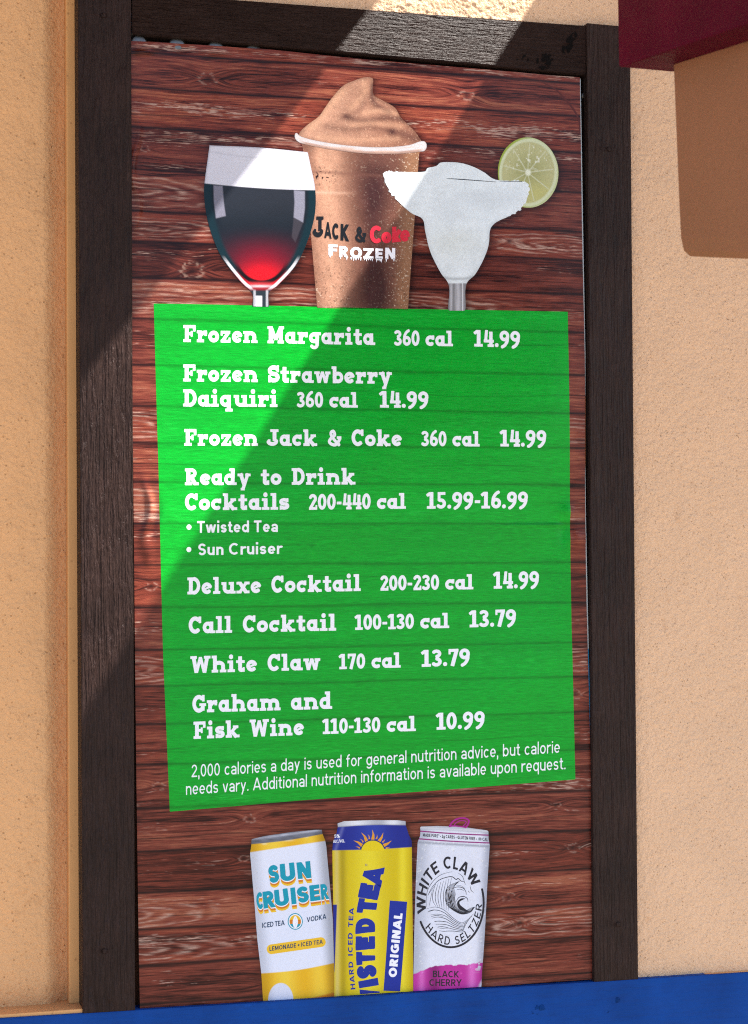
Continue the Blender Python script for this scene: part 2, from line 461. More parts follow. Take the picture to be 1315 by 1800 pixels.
n = 8
for rg in ring: V += rg
for k in range(len(ring)-1):
    for i in range(n):
        F.append((k*n+i, k*n+(i+1) % n, (k+1)*n+(i+1) % n, (k+1)*n+i))
F.append(tuple(range(n))); F.append(tuple((len(ring)-1)*n+i for i in range(n)))
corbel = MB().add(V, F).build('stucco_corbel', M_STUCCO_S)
tag(corbel, 'shaded brown stucco corbel with a rounded lower corner under the maroon beam', 'corbel', kind='thing')

# ------------------------------------------------------------------ added unseen sun blockers: two panels, cut so the sun falls in a band
ZC = 1.25
def to_blocker(x, y):
    p = P(x, y, YPOST); t = (ZC-p[2])/SUN_V[2]; q = p+SUN_V*t; return q
L0, L1 = to_blocker(464, 261), to_blocker(230, 565)
R0, R1 = to_blocker(619, 545), to_blocker(300, 1050)
def panel(e0, e1, xo, name, parent):
    d = (e1-e0)/(e1[1]-e0[1])
    ya, yb = -.004, -.95
    a = e0+d*(ya-e0[1]); b = e0+d*(yb-e0[1])
    lo = [(a[0], ya, ZC), (b[0], yb, ZC), (xo, yb, ZC), (xo, ya, ZC)]
    return MB().hexa(lo, [(x, y, ZC+.03) for x, y, z in lo]).build(name, M_BLOCKER, parent)
sun_blocker = empty('sun_blocker', (0, -.4, ZC)); tag(sun_blocker, kind='structure')
child(panel(L0, L1, -2.4, 'blocker_panel', None), sun_blocker)
child(panel(R0, R1, 3.4, 'blocker_panel', None), sun_blocker)

# ------------------------------------------------------------------ poster surface
def disp(x, y):
    """how far the sheet bulges out of its plane, in metres"""
    x = np.asarray(x, float); y = np.asarray(y, float)
    d = .0022*np.sin(x/105+.6+y/900)*np.sin(y/150+1.1)+.0012*np.sin(y/72+x/260)+.0006*np.sin(x/48+y/60)
    d = d*sm(225, 330, x)*sm(1045, 960, x)*sm(75, 180, y)*sm(1760, 1650, y)
    w = x+7*np.sin(y/21)
    d = d+.0034*G(w, y, 258, 905, 7, 46)+.0026*G(x, y, 262, 960, 9, 26)-.002*G(w, y, 270, 925, 8, 40)
    d = d+.0034*G(x, y, 996, 900, 11, 13)-.0026*G(x, y, 992, 930, 9, 22)+.003*G(x, y, 1015, 948, 12, 14)
    d = d+.0010*np.exp(-((y-923-.012*(940-x))/3.2)**2)*sm(840, 960, x)*sm(1005, 985, x)
    d = d+.0024*G(w, y, 238, 300, 5, 80)+.0024*G(x, y, 250, 92, 14, 5)
    d = d+.0022*G(x, y, 895, 1733, 34, 5)
    d = d+.0013*np.sin(x/19+.5)*np.exp(-((y-78-.079*(x-230))/9)**2)*sm(560, 300, x)
    return d
LAYER = .00005
def PP(x, y, layer=0.0):
    p = P(x, y, YPOST)
    p[..., 1] -= disp(x, y)+layer*LAYER
    return p
def sheet_obj(name, xs, ys, field, mat, parent, layer, paint=None):
    v, l, s = fill(xs, ys, field)
    c = paint(v[:, 0], v[:, 1]) if paint else None
    return mesh_obj(name, PP(v[:, 0], v[:, 1], layer), l, s, mat, parent, c)

poster = empty('menu_poster')
tag(poster, 'tall printed drinks menu poster with wood plank background and green price panel', 'poster')

# ---- printed planks
def uv(x, y):
    p = P(x, y, YPOST); return p[..., 0]*1300+400, -p[..., 2]*1300+900
PL = [60, 91, 153, 222, 297, 371, 424, 489, 560, 641, 713, 779, 847, 920, 993, 1068, 1143, 1207, 1274, 1345, 1422, 1497, 1571, 1635, 1699, 1766, 1800]
PLV = np.array([uv(240., float(k))[1] for k in PL])
CATH = [(4, 30, .55, 190, 1), (5, 60, .5, 190, 1), (10, 20, .5, 120, 1), (16, 20, .55, 150, 1), (22, 10, .6, 150, 1), (23, 20, .6, 200, 1),
        (5, 730, .5, 210, -1), (10, 640, .5, 180, -1), (16, 700, .5, 200, -1), (23, 700, .5, 200, -1), (12, 500, .55, 160, 1), (7, 520, .5, 180, 1)]
KNOTS = [(1, 130, .62, 13), (1, 585, .6, 12), (6, 100, .75, 15), (3, 22, .5, 7), (19, 40, .5, 8), (20, 190, .35, 9), (21, 180, .3, 7), (17, 770, .5, 10), (11, 410, .6, 9),
         (6, 560, .4, 7), (5, 660, .45, 9), (14, 30, .5, 9), (13, 300, .55, 8), (9, 690, .5, 7), (15, 500, .5, 8), (20, 730, .35, 8), (22, 640, .7, 9), (23, 660, .45, 11), (21, 760, .45, 10), (24, 250, .7, 14), (17, 300, .6, 9)]
LIGHT = {1: .12, 2: .62, 3: .55, 4: .2, 5: .42, 6: .3, 7: .55, 8: .3, 9: .2, 10: .45, 11: .2, 12: .5, 13: .35, 14: .2, 15: .45, 16: .42, 17: .15, 18: .5, 19: .45, 20: .15, 21: .3, 22: .3, 23: .5, 24: .25, 0: .5, 25: .3}
def wood(x, y):
    """returns tone 0..1 (grain), pale wear 0..1, dark gap 0..1 and a plank id"""
    U, V = uv(x, y)
    V = V+1.8*(noise(U/160, V/60, 91)-.5)
    k = np.clip(np.searchsorted(PLV, V)-1, 0, len(PLV)-2)
    v0 = PLV[k]; v1 = PLV[k+1]; t = (V-v0)/(v1-v0)
    Us = U+k*977.0
    W = V+5*(noise(Us/170, V/26, 11)-.5)+2*(noise(Us/60, V/10, 12)-.5)
    ringd = np.zeros_like(U)
    kn = np.zeros_like(U); kr = np.zeros_like(U)
    for (pk, ku, kt, r) in KNOTS:
        cv = PLV[pk]+(PLV[pk+1]-PLV[pk])*kt
        du = (U-ku)/(r*1.25); dv = (V-cv)/(r*.8); dd = np.sqrt(du*du+dv*dv)
        W = W+np.sign(V-cv)*r*1.1*np.exp(-(du/2.2)**2)*np.exp(-(np.abs(V-cv)/(r*1.6)))*(k == pk)
        kn = np.maximum(kn, np.exp(-(dd/.45)**2)*(k == pk))
        an = np.arctan2(dv, du); dq = dd*(.75+.5*noise(an*1.6+ku, an*0+r, 45))
        kr = np.maximum(kr, np.exp(-((dq-.85)/.2)**2)*sm(.35, .7, noise(U/3.5, V/2.5, 41))*(k == pk))
    g1 = fbm(Us/75, W/1.9, 21, 2); g2 = fbm(Us/24, W/1.0, 31, 2); g3 = fbm(Us/230, W/19, 35, 3); fib = noise(Us/120, W/1.5, 38)
    for (pk, cu, ct, L, sgn) in CATH:
        cv = PLV[pk]+(PLV[pk+1]-PLV[pk])*ct
        a = (U-cu)/L; b = (V-cv+2.5*(noise(U/24, V/9, 55)-.5))/(PLV[pk+1]-PLV[pk])*2.3
        q = np.sqrt(np.maximum(a*sgn+.15, 0)**2+b*b)
        q = q+.22*(fbm(U/55, V/14, 59, 3)-.5)
        rr = .5+.5*np.sin(q*24+4*noise(U/45, V/9, 57))
        m = sm(1.12, .75, q)*(k == pk)
        ringd = np.maximum(ringd, m*rr**2.2*sm(.25, .62, fbm(Us/40, W/4, 67, 3))*1.25)
        g1 = g1*(1-.5*m)+.5*m*(.3+.4*rr)
    wear = np.zeros_like(U)
    lv = np.array([LIGHT.get(i, .3) for i in range(len(PLV))])[k]
    pos = _hash(k, k*0+3, 77)*.75+.12
    band = np.exp(-((t-pos)/.22)**2)+.6*np.exp(-((t-(1-pos*.6))/.12)**2)*(_hash(k, k*0+5, 71) > .45)
    patch = fbm(Us/120, W/13, 61, 3)
    fine = fbm(Us/13, W/1.15, 64, 2)
    wear = sm(.90, 1.2, band*lv*.85+patch*.85+(g2-.5)*.6+(fine-.5)*.75)*(.25+.75*sm(.42, .62, fine))*(.3+.7*sm(.38, .62, noise(Us/60, W/6, 66)))
    wear = np.maximum(wear, ringd*.62*(.35+.65*sm(.35, .62, fine)))
    wear = np.maximum(wear, kr*.4)
    gw = 1.5+1.7*noise(Us/85, k*3.3, 81)
    gap = np.exp(-(np.minimum(V-v0, v1-V)/gw)**2)
    crack = sm(.045, .0, 1.5*np.abs(t-.3-.4*_hash(k, k*0+9, 73)-.14*(noise(Us/110, k*1.0, 83)-.5)))*sm(.5, .66, noise(Us/120, k*2.0, 85))*.75
    tone = np.clip((g1-.5)*.50+(g2-.5)*.62+(g3-.5)*.75+.50-.30*sm(.80, .93, fib)*sm(.35, .6, noise(Us/80, W/14, 39)), 0, 1)
    tone = tone*(.62+.70*_hash(k, k*0+1, 79))*(.8+.2*sm(0, .14, t)*sm(1, .84, t))
    dark = np.clip(np.maximum(np.maximum(gap, crack), kn*.85), 0, 1)
    return tone, wear*(1-gap), dark, k
# outlines of the printed pictures, also used for the soft shadow printed behind them
WINE = catmull([(369, 255.3), (369.6, 255), (370.5, 255), (456, 259), (540, 267.3), (541, 267.5), (541.4, 268.5), (546.5, 293), (553, 324), (555, 356), (551, 389), (538, 430), (519, 468), (490, 500), (474, 513), (471, 522), (471, 545), (445, 545), (444.5, 522), (440, 512), (420, 493), (389, 453), (372, 414), (362, 376), (358.5, 338), (361, 311), (365, 283)], 6)
WHIP = catmull([(527, 233), (541, 219), (560, 205), (571, 190), (583, 173), (603, 151), (622, 142), (641, 136), (655, 138), (655.5, 152), (657, 167), (672, 176), (694, 189), (704, 206), (718, 220), (727, 229), (738, 245), (741, 257), (690, 262), (610, 258), (556, 248), (530, 242)], 5)
CUPB = np.array([(528, 244), (740, 258), (736, 272), (718.5, 545), (557.5, 545), (533, 262)])
RIM = catmull([(518.5, 237), (522, 233.5), (530, 240), (556, 247), (610, 255.5), (668, 259), (715, 256), (738, 249), (747, 250), (749.5, 258), (746, 265), (738, 267), (700, 270.5), (640, 269.5), (580, 262), (535, 253), (521, 246)], 5)
MARG = catmull([(675, 302), (708, 302.7), (744, 302.5), (751, 296), (766, 292.4), (776, 286), (806, 286.5), (830, 293), (851, 303.5), (864, 313), (880, 317.5), (918, 318), (930.5, 329), (926, 351), (909, 373.5), (879, 387), (867, 395), (861, 406), (859, 430), (851, 454), (836, 481.6), (822.5, 495), (818.5, 512), (817, 548), (790.5, 548), (791, 512), (787.5, 495), (775, 478), (757, 442), (748, 408), (742.5, 385), (721, 373.6), (693.5, 348), (678, 326)], 5)
_a = np.linspace(0, 2*np.pi, 72, endpoint=False)
LIME = np.stack([928+53*np.cos(_a)-2*np.sin(_a), 303.5+62*np.sin(_a)+3*np.cos(_a)], -1)
def can_pts(ox, pts): return np.array([(ox+a/5.144, 1430+b/5.144) for a, b in pts])
CAN1 = can_pts(430, [(62, 250), (66, 232), (180, 205), (420, 170), (640, 150), (704, 150), (710, 185), (735, 248), (745, 300), (775, 640), (800, 960), (806, 1300), (815, 1760), (172, 1760), (150, 1440), (118, 1150), (92, 800), (70, 560), (51, 360), (62, 290)])
CAN2 = can_pts(575, [(100, 92), (160, 72), (400, 62), (640, 62), (712, 70), (713, 105), (740, 190), (768, 250), (769, 310), (774, 900), (779, 1760), (66, 1760), (60, 900), (54, 335), (60, 260), (92, 180), (103, 125)])
CAN3 = can_pts(720, [(98, 128), (105, 118), (250, 113), (480, 122), (700, 152), (713, 165), (714, 230), (724, 285), (700, 640), (672, 1120), (655, 1400), (640, 1760), (35, 1760), (34, 1450), (40, 1150), (58, 640), (75, 262), (98, 200), (100, 150)])
OUTL = [WINE, np.concatenate([WHIP[:100], CUPB[2:]]), MARG, LIME, CAN1, CAN2, CAN3]
def paint_wood(x, y):
    tone, wear, dark, k = wood(x, y)
    hue = _hash(k, k*0+2, 99)
    c = mix((.020, .0034, .0032), (.185, .038, .024), sm(.04, .64, tone)); c = mix(c, (.34, .112, .060), sm(.52, 1.0, tone)*.8)
    c = c*(1+np.array([.25, .1, -.1])*(hue-.5)[..., None])
    c = mix(c, (.52, .35, .28), wear*.8)
    c = mix(c, (.008, .003, .004), dark*.88)
    sh = np.zeros_like(x)
    near = ((y > 120) & (y < 560)) | (y > 1420)
    for pts in OUTL:
        lo = pts.min(0)-18; hi = pts.max(0)+18
        m = near & (x > lo[0]) & (x < hi[0]) & (y > lo[1]) & (y < hi[1])
        if m.any():
            d = poly_sdf(x[m]-3, y[m]-3, pts)
            sh[m] = np.maximum(sh[m], np.exp(-np.maximum(d, 0)/7))
    return c*(1-.6*sh)[..., None]
EDGE = catmull([(229.5, 72), (230.5, 72.1), (300, 75.5), (420, 83.5), (475, 87), (640, 104), (900, 126), (1018.5, 135.8), (1019.5, 136), (1019.6, 137), (1020.5, 200), (1023, 400), (1028, 640), (1028.5, 820), (1029, 900), (1031, 1050), (1036, 1250), (1040, 1420), (1042, 1600), (1043, 1720), (1043, 1721), (1042, 1721.2), (900, 1731), (640, 1748), (420, 1763), (247, 1774), (246, 1774), (246, 1773), (243, 1600), (239, 1300), (236, 1000), (233, 700), (231, 400), (229.5, 73)], 4)
pa = sheet_obj('print_sheet', np.arange(226, 1047, 1.6), np.arange(68, 1780, .72), lambda x, y: poly_sdf(x, y, EDGE), M_WOODPRINT, poster, 0, paint_wood)
# the older print whose edge peeks out behind on the right
def paint_old(x, y):
    c = np.tile([.55, .6, .62], (len(x), 1))
    c = mix(c, (.45, .16, .07), sm(690, 700, y)*sm(830, 815, y)); c = mix(c, (.02, .22, .45), sm(1138, 1142, y))
    c = mix(c, (.05, .55, .55), sm(1395, 1402, y)*sm(1600, 1520, y)); return c
OLD = [(1010, 150), (1021.2, 137), (1022.3, 200), (1025.5, 400), (1029.6, 620), (1029.6, 820), (1030.5, 900), (1033.5, 1050), (1038, 1250), (1042, 1420), (1044, 1600), (1045, 1722), (1020, 1722)]
v, l, s = fill(np.arange(1008, 1048, 1.), np.arange(130, 1726, 4.), lambda x, y: poly_sdf(x, y, np.array(OLD, float)))
pp = P(v[:, 0], v[:, 1], YPOST); pp[:, 1] += .0006-disp(v[:, 0], v[:, 1])*.6+.0006
mesh_obj('backing_sheet', pp, l, s, M_ART, poster, paint_old(v[:, 0], v[:, 1]))

# ---- green panel
PAN = np.array([(270, 534), (640, 540.5), (998, 548), (1001, 760), (1005, 1100), (1011.5, 1370), (760, 1390), (500, 1409.5), (298, 1426.5), (287, 1150), (278, 800)])
def paint_green(x, y):
    tone, wear, dark, k = wood(x, y)
    g_ = .80+.26*tone+.16*wear-.30*dark
    c = np.stack([.002+.006*wear, .37*g_, .024*g_+.008*wear], -1)
    return c
panel_o = sheet_obj('green_panel', np.arange(266, 1015, 1.6), np.arange(530, 1430, .8), lambda x, y: poly_sdf(x, y, PAN), M_WOODPRINT, poster, 1, paint_green)

# ------------------------------------------------------------------ lettering: strokes -> field -> mesh
def seg(x, y, a, b, r, b0, b1):
    ex, ey = b[0]-a[0], b[1]-a[1]; L = math.hypot(ex, ey)+1e-9; ex /= L; ey /= L
    al = (x-a[0])*ex+(y-a[1])*ey; pe = np.abs(-(x-a[0])*ey+(y-a[1])*ex)
    d = pe-r
    lo = np.maximum(d, -al) if b0 else np.hypot(al, pe)-r
    hi = np.maximum(d, al-L) if b1 else np.hypot(al-L, pe)-r
    return np.where(al < 0, lo, np.where(al > L, hi, d))
def LN(*p): return ('l', [tuple(q) for q in p])
def AR(cx, cy, rx, ry, a0, a1, n=22):
    t = np.radians(np.linspace(a0, a1, n)); return ('l', list(zip(cx+rx*np.cos(t), cy+ry*np.sin(t))))
def CV(*p): return ('l', [tuple(q) for q in catmull(p, 6, False)])
def BX(x0, y0, x1, y1): return ('b', (x0, y0, x1, y1))
def TH(s, w): return ('t', s, w)            # a stroke with its own width
def glyph_field(prims, w, clip, grow=0.0):
    def f(x, y):
        d = np.full(x.shape, 9.)
        for p_ in prims:
            ww = w
            if p_[0] == 't': ww = p_[2]; p_ = p_[1]
            if p_[0] == 'l':
                pts = p_[1]; n = len(pts)-1
                for i in range(n):
                    d = np.minimum(d, seg(x, y, pts[i], pts[i+1], ww/2, i == 0, i == n-1))
            else:
                x0, y0, x1, y1 = p_[1]
                d = np.minimum(d, np.maximum(np.maximum(x0-x, x-x1), np.maximum(y0-y, y-y1)))
        if clip: d = np.maximum(d, np.maximum(clip[0]-y, y-clip[1]))
        return d-grow
    return f
def S_(W, H, h, y0=0.0):
    ry = (H/2-h)/2; rx = W/2-h
    t = np.concatenate([np.linspace(25, 270, 18)]); a = np.radians(t)
    p1 = list(zip(W/2+rx*np.cos(a), y0+H/2+ry+ry*np.sin(a)))
    b = np.radians(np.linspace(90, -155, 18)); p2 = list(zip(W/2+rx*np.cos(b), y0+H/2-ry+ry*np.sin(b)))
    return ('l', p1+p2[1:])
def sans(c, w):
    h = w/2; X = .70; k = .76; D = -.27
    o = lambda W, H, y0=0, a0=0, a1=360: AR(W/2, y0+H/2, W/2-h, H/2-h, a0, a1, 30)
    st = lambda x, a=0, b=1: LN((x, a), (x, b))
    br = lambda y, a, b: LN((a, y), (b, y))
    T = {
     'A': (.80, [LN((h*.75-.06, -.15), (.40, 1+.02)), LN((.80-h*.75+.06, -.15), (.40, 1.02)), br(.27, .18, .62)]),
     'B': (.66, [st(h), br(h, 0, .36), br(1-h, 0, .36), br(.53, 0, .36), AR(.36, .265+h/4, .30-h, .265-h*.75, -90, 90), AR(.36, .765-h/4, .27-h, .235-h*.75, -90, 90)]),
     'C': (.78, [AR(.42, .5, .42-h, .5-h, 48, 312)]),
     'D': (.74, [st(h), br(h, 0, .34), br(1-h, 0, .34), AR(.34, .5, .40-h, .5-h, -90, 90)]),
     'E': (.56, [st(h), br(h, 0, .56), br(1-h, 0, .56), br(.51, 0, .52)]),
     'F': (.54, [st(h), br(1-h, 0, .54), br(.50, 0, .49)]),
     'G': (.82, [AR(.43, .5, .43-h, .5-h, 45, 345), br(.46, .46, .82), LN((.82-h, .08), (.82-h, .46))]),
     'H': (.72, [st(h), st(.72-h), br(.52, 0, .72)]),
     'I': (w, [st(h)]),
     'J': (.5, [st(.5-h, .28, 1), AR(.25, .28, .25-h, .28-h, 0, -165)]),
     'K': (.72, [st(h), LN((h, .36), (.66, 1.06)), LN((.26, .50), (.72-h*.5, -.06))]),
     'L': (.52, [st(h), br(h, 0, .52)]),
     'M': (.9, [st(h), st(.9-h), LN((h, 1.02), (.45, .1)), LN((.9-h, 1.02), (.45, .1))]),
     'N': (.74, [st(h), st(.74-h), LN((h*.8, 1.05), (.74-h*.8, -.05))]),
     'O': (.86, [o(.86, 1)]),
     'P': (.62, [st(h), br(1-h, 0, .34), br(.45, 0, .34), AR(.34, .725-h/4, .28-h, .275-h*.75, -90, 90)]),
     'R': (.68, [st(h), br(1-h, 0, .36), br(.46, 0, .36), AR(.36, .73-h/4, .29-h, .27-h*.75, -90, 90), LN((.32, .46), (.66-h*.5, -.06))]),
     'S': (.60, [S_(.60, 1, h)]),
     'T': (.64, [st(.32), br(1-h, 0, .64)]),
     'U': (.72, [st(h, .34), st(.72-h, .34), AR(.36, .35, .36-h, .35-h, 180, 360)]),
     'V': (.76, [LN((h*.6-.03, 1.1), (.38, h*.1)), LN((.76-h*.6+.03, 1.1), (.38, h*.1))]),
     'W': (1.08, [LN((h*.6-.02, 1.1), (.30, -.02)), LN((.30, -.02), (.54, 1.02)), LN((.54, 1.02), (.78, -.02)), LN((.78, -.02), (1.08-h*.6+.02, 1.1))]),
     'Y': (.72, [st(.36, 0, .46), LN((h*.5-.03, 1.08), (.36, .42)), LN((.72-h*.5+.03, 1.08), (.36, .42))]),
     'Z': (.62, [br(h, 0, .62), br(1-h, 0, .62), LN((h*.8, .02), (.62-h*.8, .98))]),
     '0': (.58, [o(.58, 1)]),
     '2': (.56, [AR(.28, .70, .28-h, .30-h, 170, -40), LN((.28+(.28-h)*.766, .70-(.30-h)*.643), (h*.8, h)), br(h, 0, .56)]),
     '5': (.56, [br(1-h, .06, .52), LN((.1, .48), (.13, 1)), AR(.27, .33, .29-h, .33-h, 140, -150)]),
     '%': (.8, [AR(.19, .75, .14, .18, 0, 360), AR(.61, .25, .14, .18, 0, 360), LN((.2, 0), (.6, 1))]),
     '+': (.5, [br(.45, 0, .5), st(.25, .2, .7)]),
     '/': (.4, [LN((0, -.1), (.4, 1.1))]),
     '*': (.34, [LN((.17, .65), (.17, 1)), LN((.02, .72), (.32, .92)), LN((.02, .92), (.32, .72))]),
     '.': (w*1.05, [BX(0, 0, w*1.05, w*1.05)]),
     ',': (w*1.05, [BX(0, 0, w*1.05, w*1.05), LN((w*.75, .02), (w*.35, -.2))]),
     '-': (.32, [br(.36, 0, .32)]),
     ':': (.3, [AR(.15, .42, .07, .07, 0, 360, 12)]),
     '\u2022': (.34, [TH(AR(.17, .40, .085, .085, 0, 360, 14), .18)]),
     'a': (.56, [st(.56-h, 0, .46), AR(.28, .46, .28-h, .24-h, 0, 155), AR(.27, .205, .27-h, .205-h, 60, 300), br(.41-h, .22, .5), br(h, .25, .36), LN((.36, h), (.56-h, .14))]),
     'b': (k-.16, [st(h), o(k-.16, X)]),
     'c': (.54, [AR(.29, X/2, .29-h, X/2-h, 45, 315)]),
     'd': (k-.16, [st(k-.16-h), o(k-.16, X)]),
     'e': (.58, [AR(.29, X/2, .29-h, X/2-h, 0, 318), TH(br(X/2-.01, .05, .58-.02), w*.72)]),
     'f': (.36, [st(.15, 0, .78), br(X-h, 0, .34), AR(.33, .78, .18, .22-h, 180, 90)]),
     'g': (k-.16, [st(k-.16-h, -.04, X), o(k-.16, X), AR(.29, -.04, .29-h, .23-h, 0, -155)]),
     'h': (.56, [st(h), st(.56-h, 0, .42), AR(.28, .42, .28-h, X-.42-h, 0, 180)]),
     'i': (w*1.05, [st(h, 0, X), BX(0, .84, w*1.05, .84+w*1.1)]),
     'k': (.54, [st(h), LN((h, .22), (.5, .76)), LN((.2, .36), (.54-h*.4, -.05))]),
     'l': (w, [st(h)]),
     'm': (.86, [st(h, 0, X), st(.43, 0, .46), st(.86-h, 0, .46), AR(.215+h/2, .46, .215-h/2, X-.46-h, 0, 180), AR(.645-h/2, .46, .215-h/2, X-.46-h, 0, 180)]),
     'n': (.56, [st(h, 0, X), st(.56-h, 0, .42), AR(.28, .42, .28-h, X-.42-h, 0, 180)]),
     'o': (.60, [o(.60, X)]),
     'p': (k-.16, [st(h, D, X), o(k-.16, X)]),
     'q': (k-.16, [st(k-.16-h, D, X), o(k-.16, X)]),
     'r': (.38, [st(h, 0, X), AR(.34, .40, .34-h, X-.40-h, 165, 80)]),
     's': (.50, [S_(.50, X, h)]),
     't': (.36, [st(.16, .14, .92), br(X-h, 0, .34), AR(.34, .17, .18, .17-h, 180, 275)]),
     'u': (.56, [st(h, .28, X), st(.56-h, 0, X), AR(.28, .28, .28-h, .28-h, 180, 360)]),
     'v': (.54, [LN((h*.6-.02, .8), (.27, -.02)), LN((.54-h*.6+.02, .8), (.27, -.02))]),
     'w': (.82, [LN((h*.6-.02, .8), (.23, -.02)), LN((.23, -.02), (.41, .72)), LN((.41, .72), (.59, -.02)), LN((.59, -.02), (.82-h*.6+.02, .8))]),
     'y': (.54, [LN((h*.6-.02, .8), (.28, .02)), LN((.54-h*.6+.03, .82), (.12, D))]),
    }
    if c not in T: c = '.'
    W, pr = T[c]
    clip = (0, 1) if c in 'AKMNRVWYZ' else ((0, X) if c in 'vw' else ((0, 1) if c == 'k' else ((D, X) if c == 'y' else None)))
    return W, pr, clip
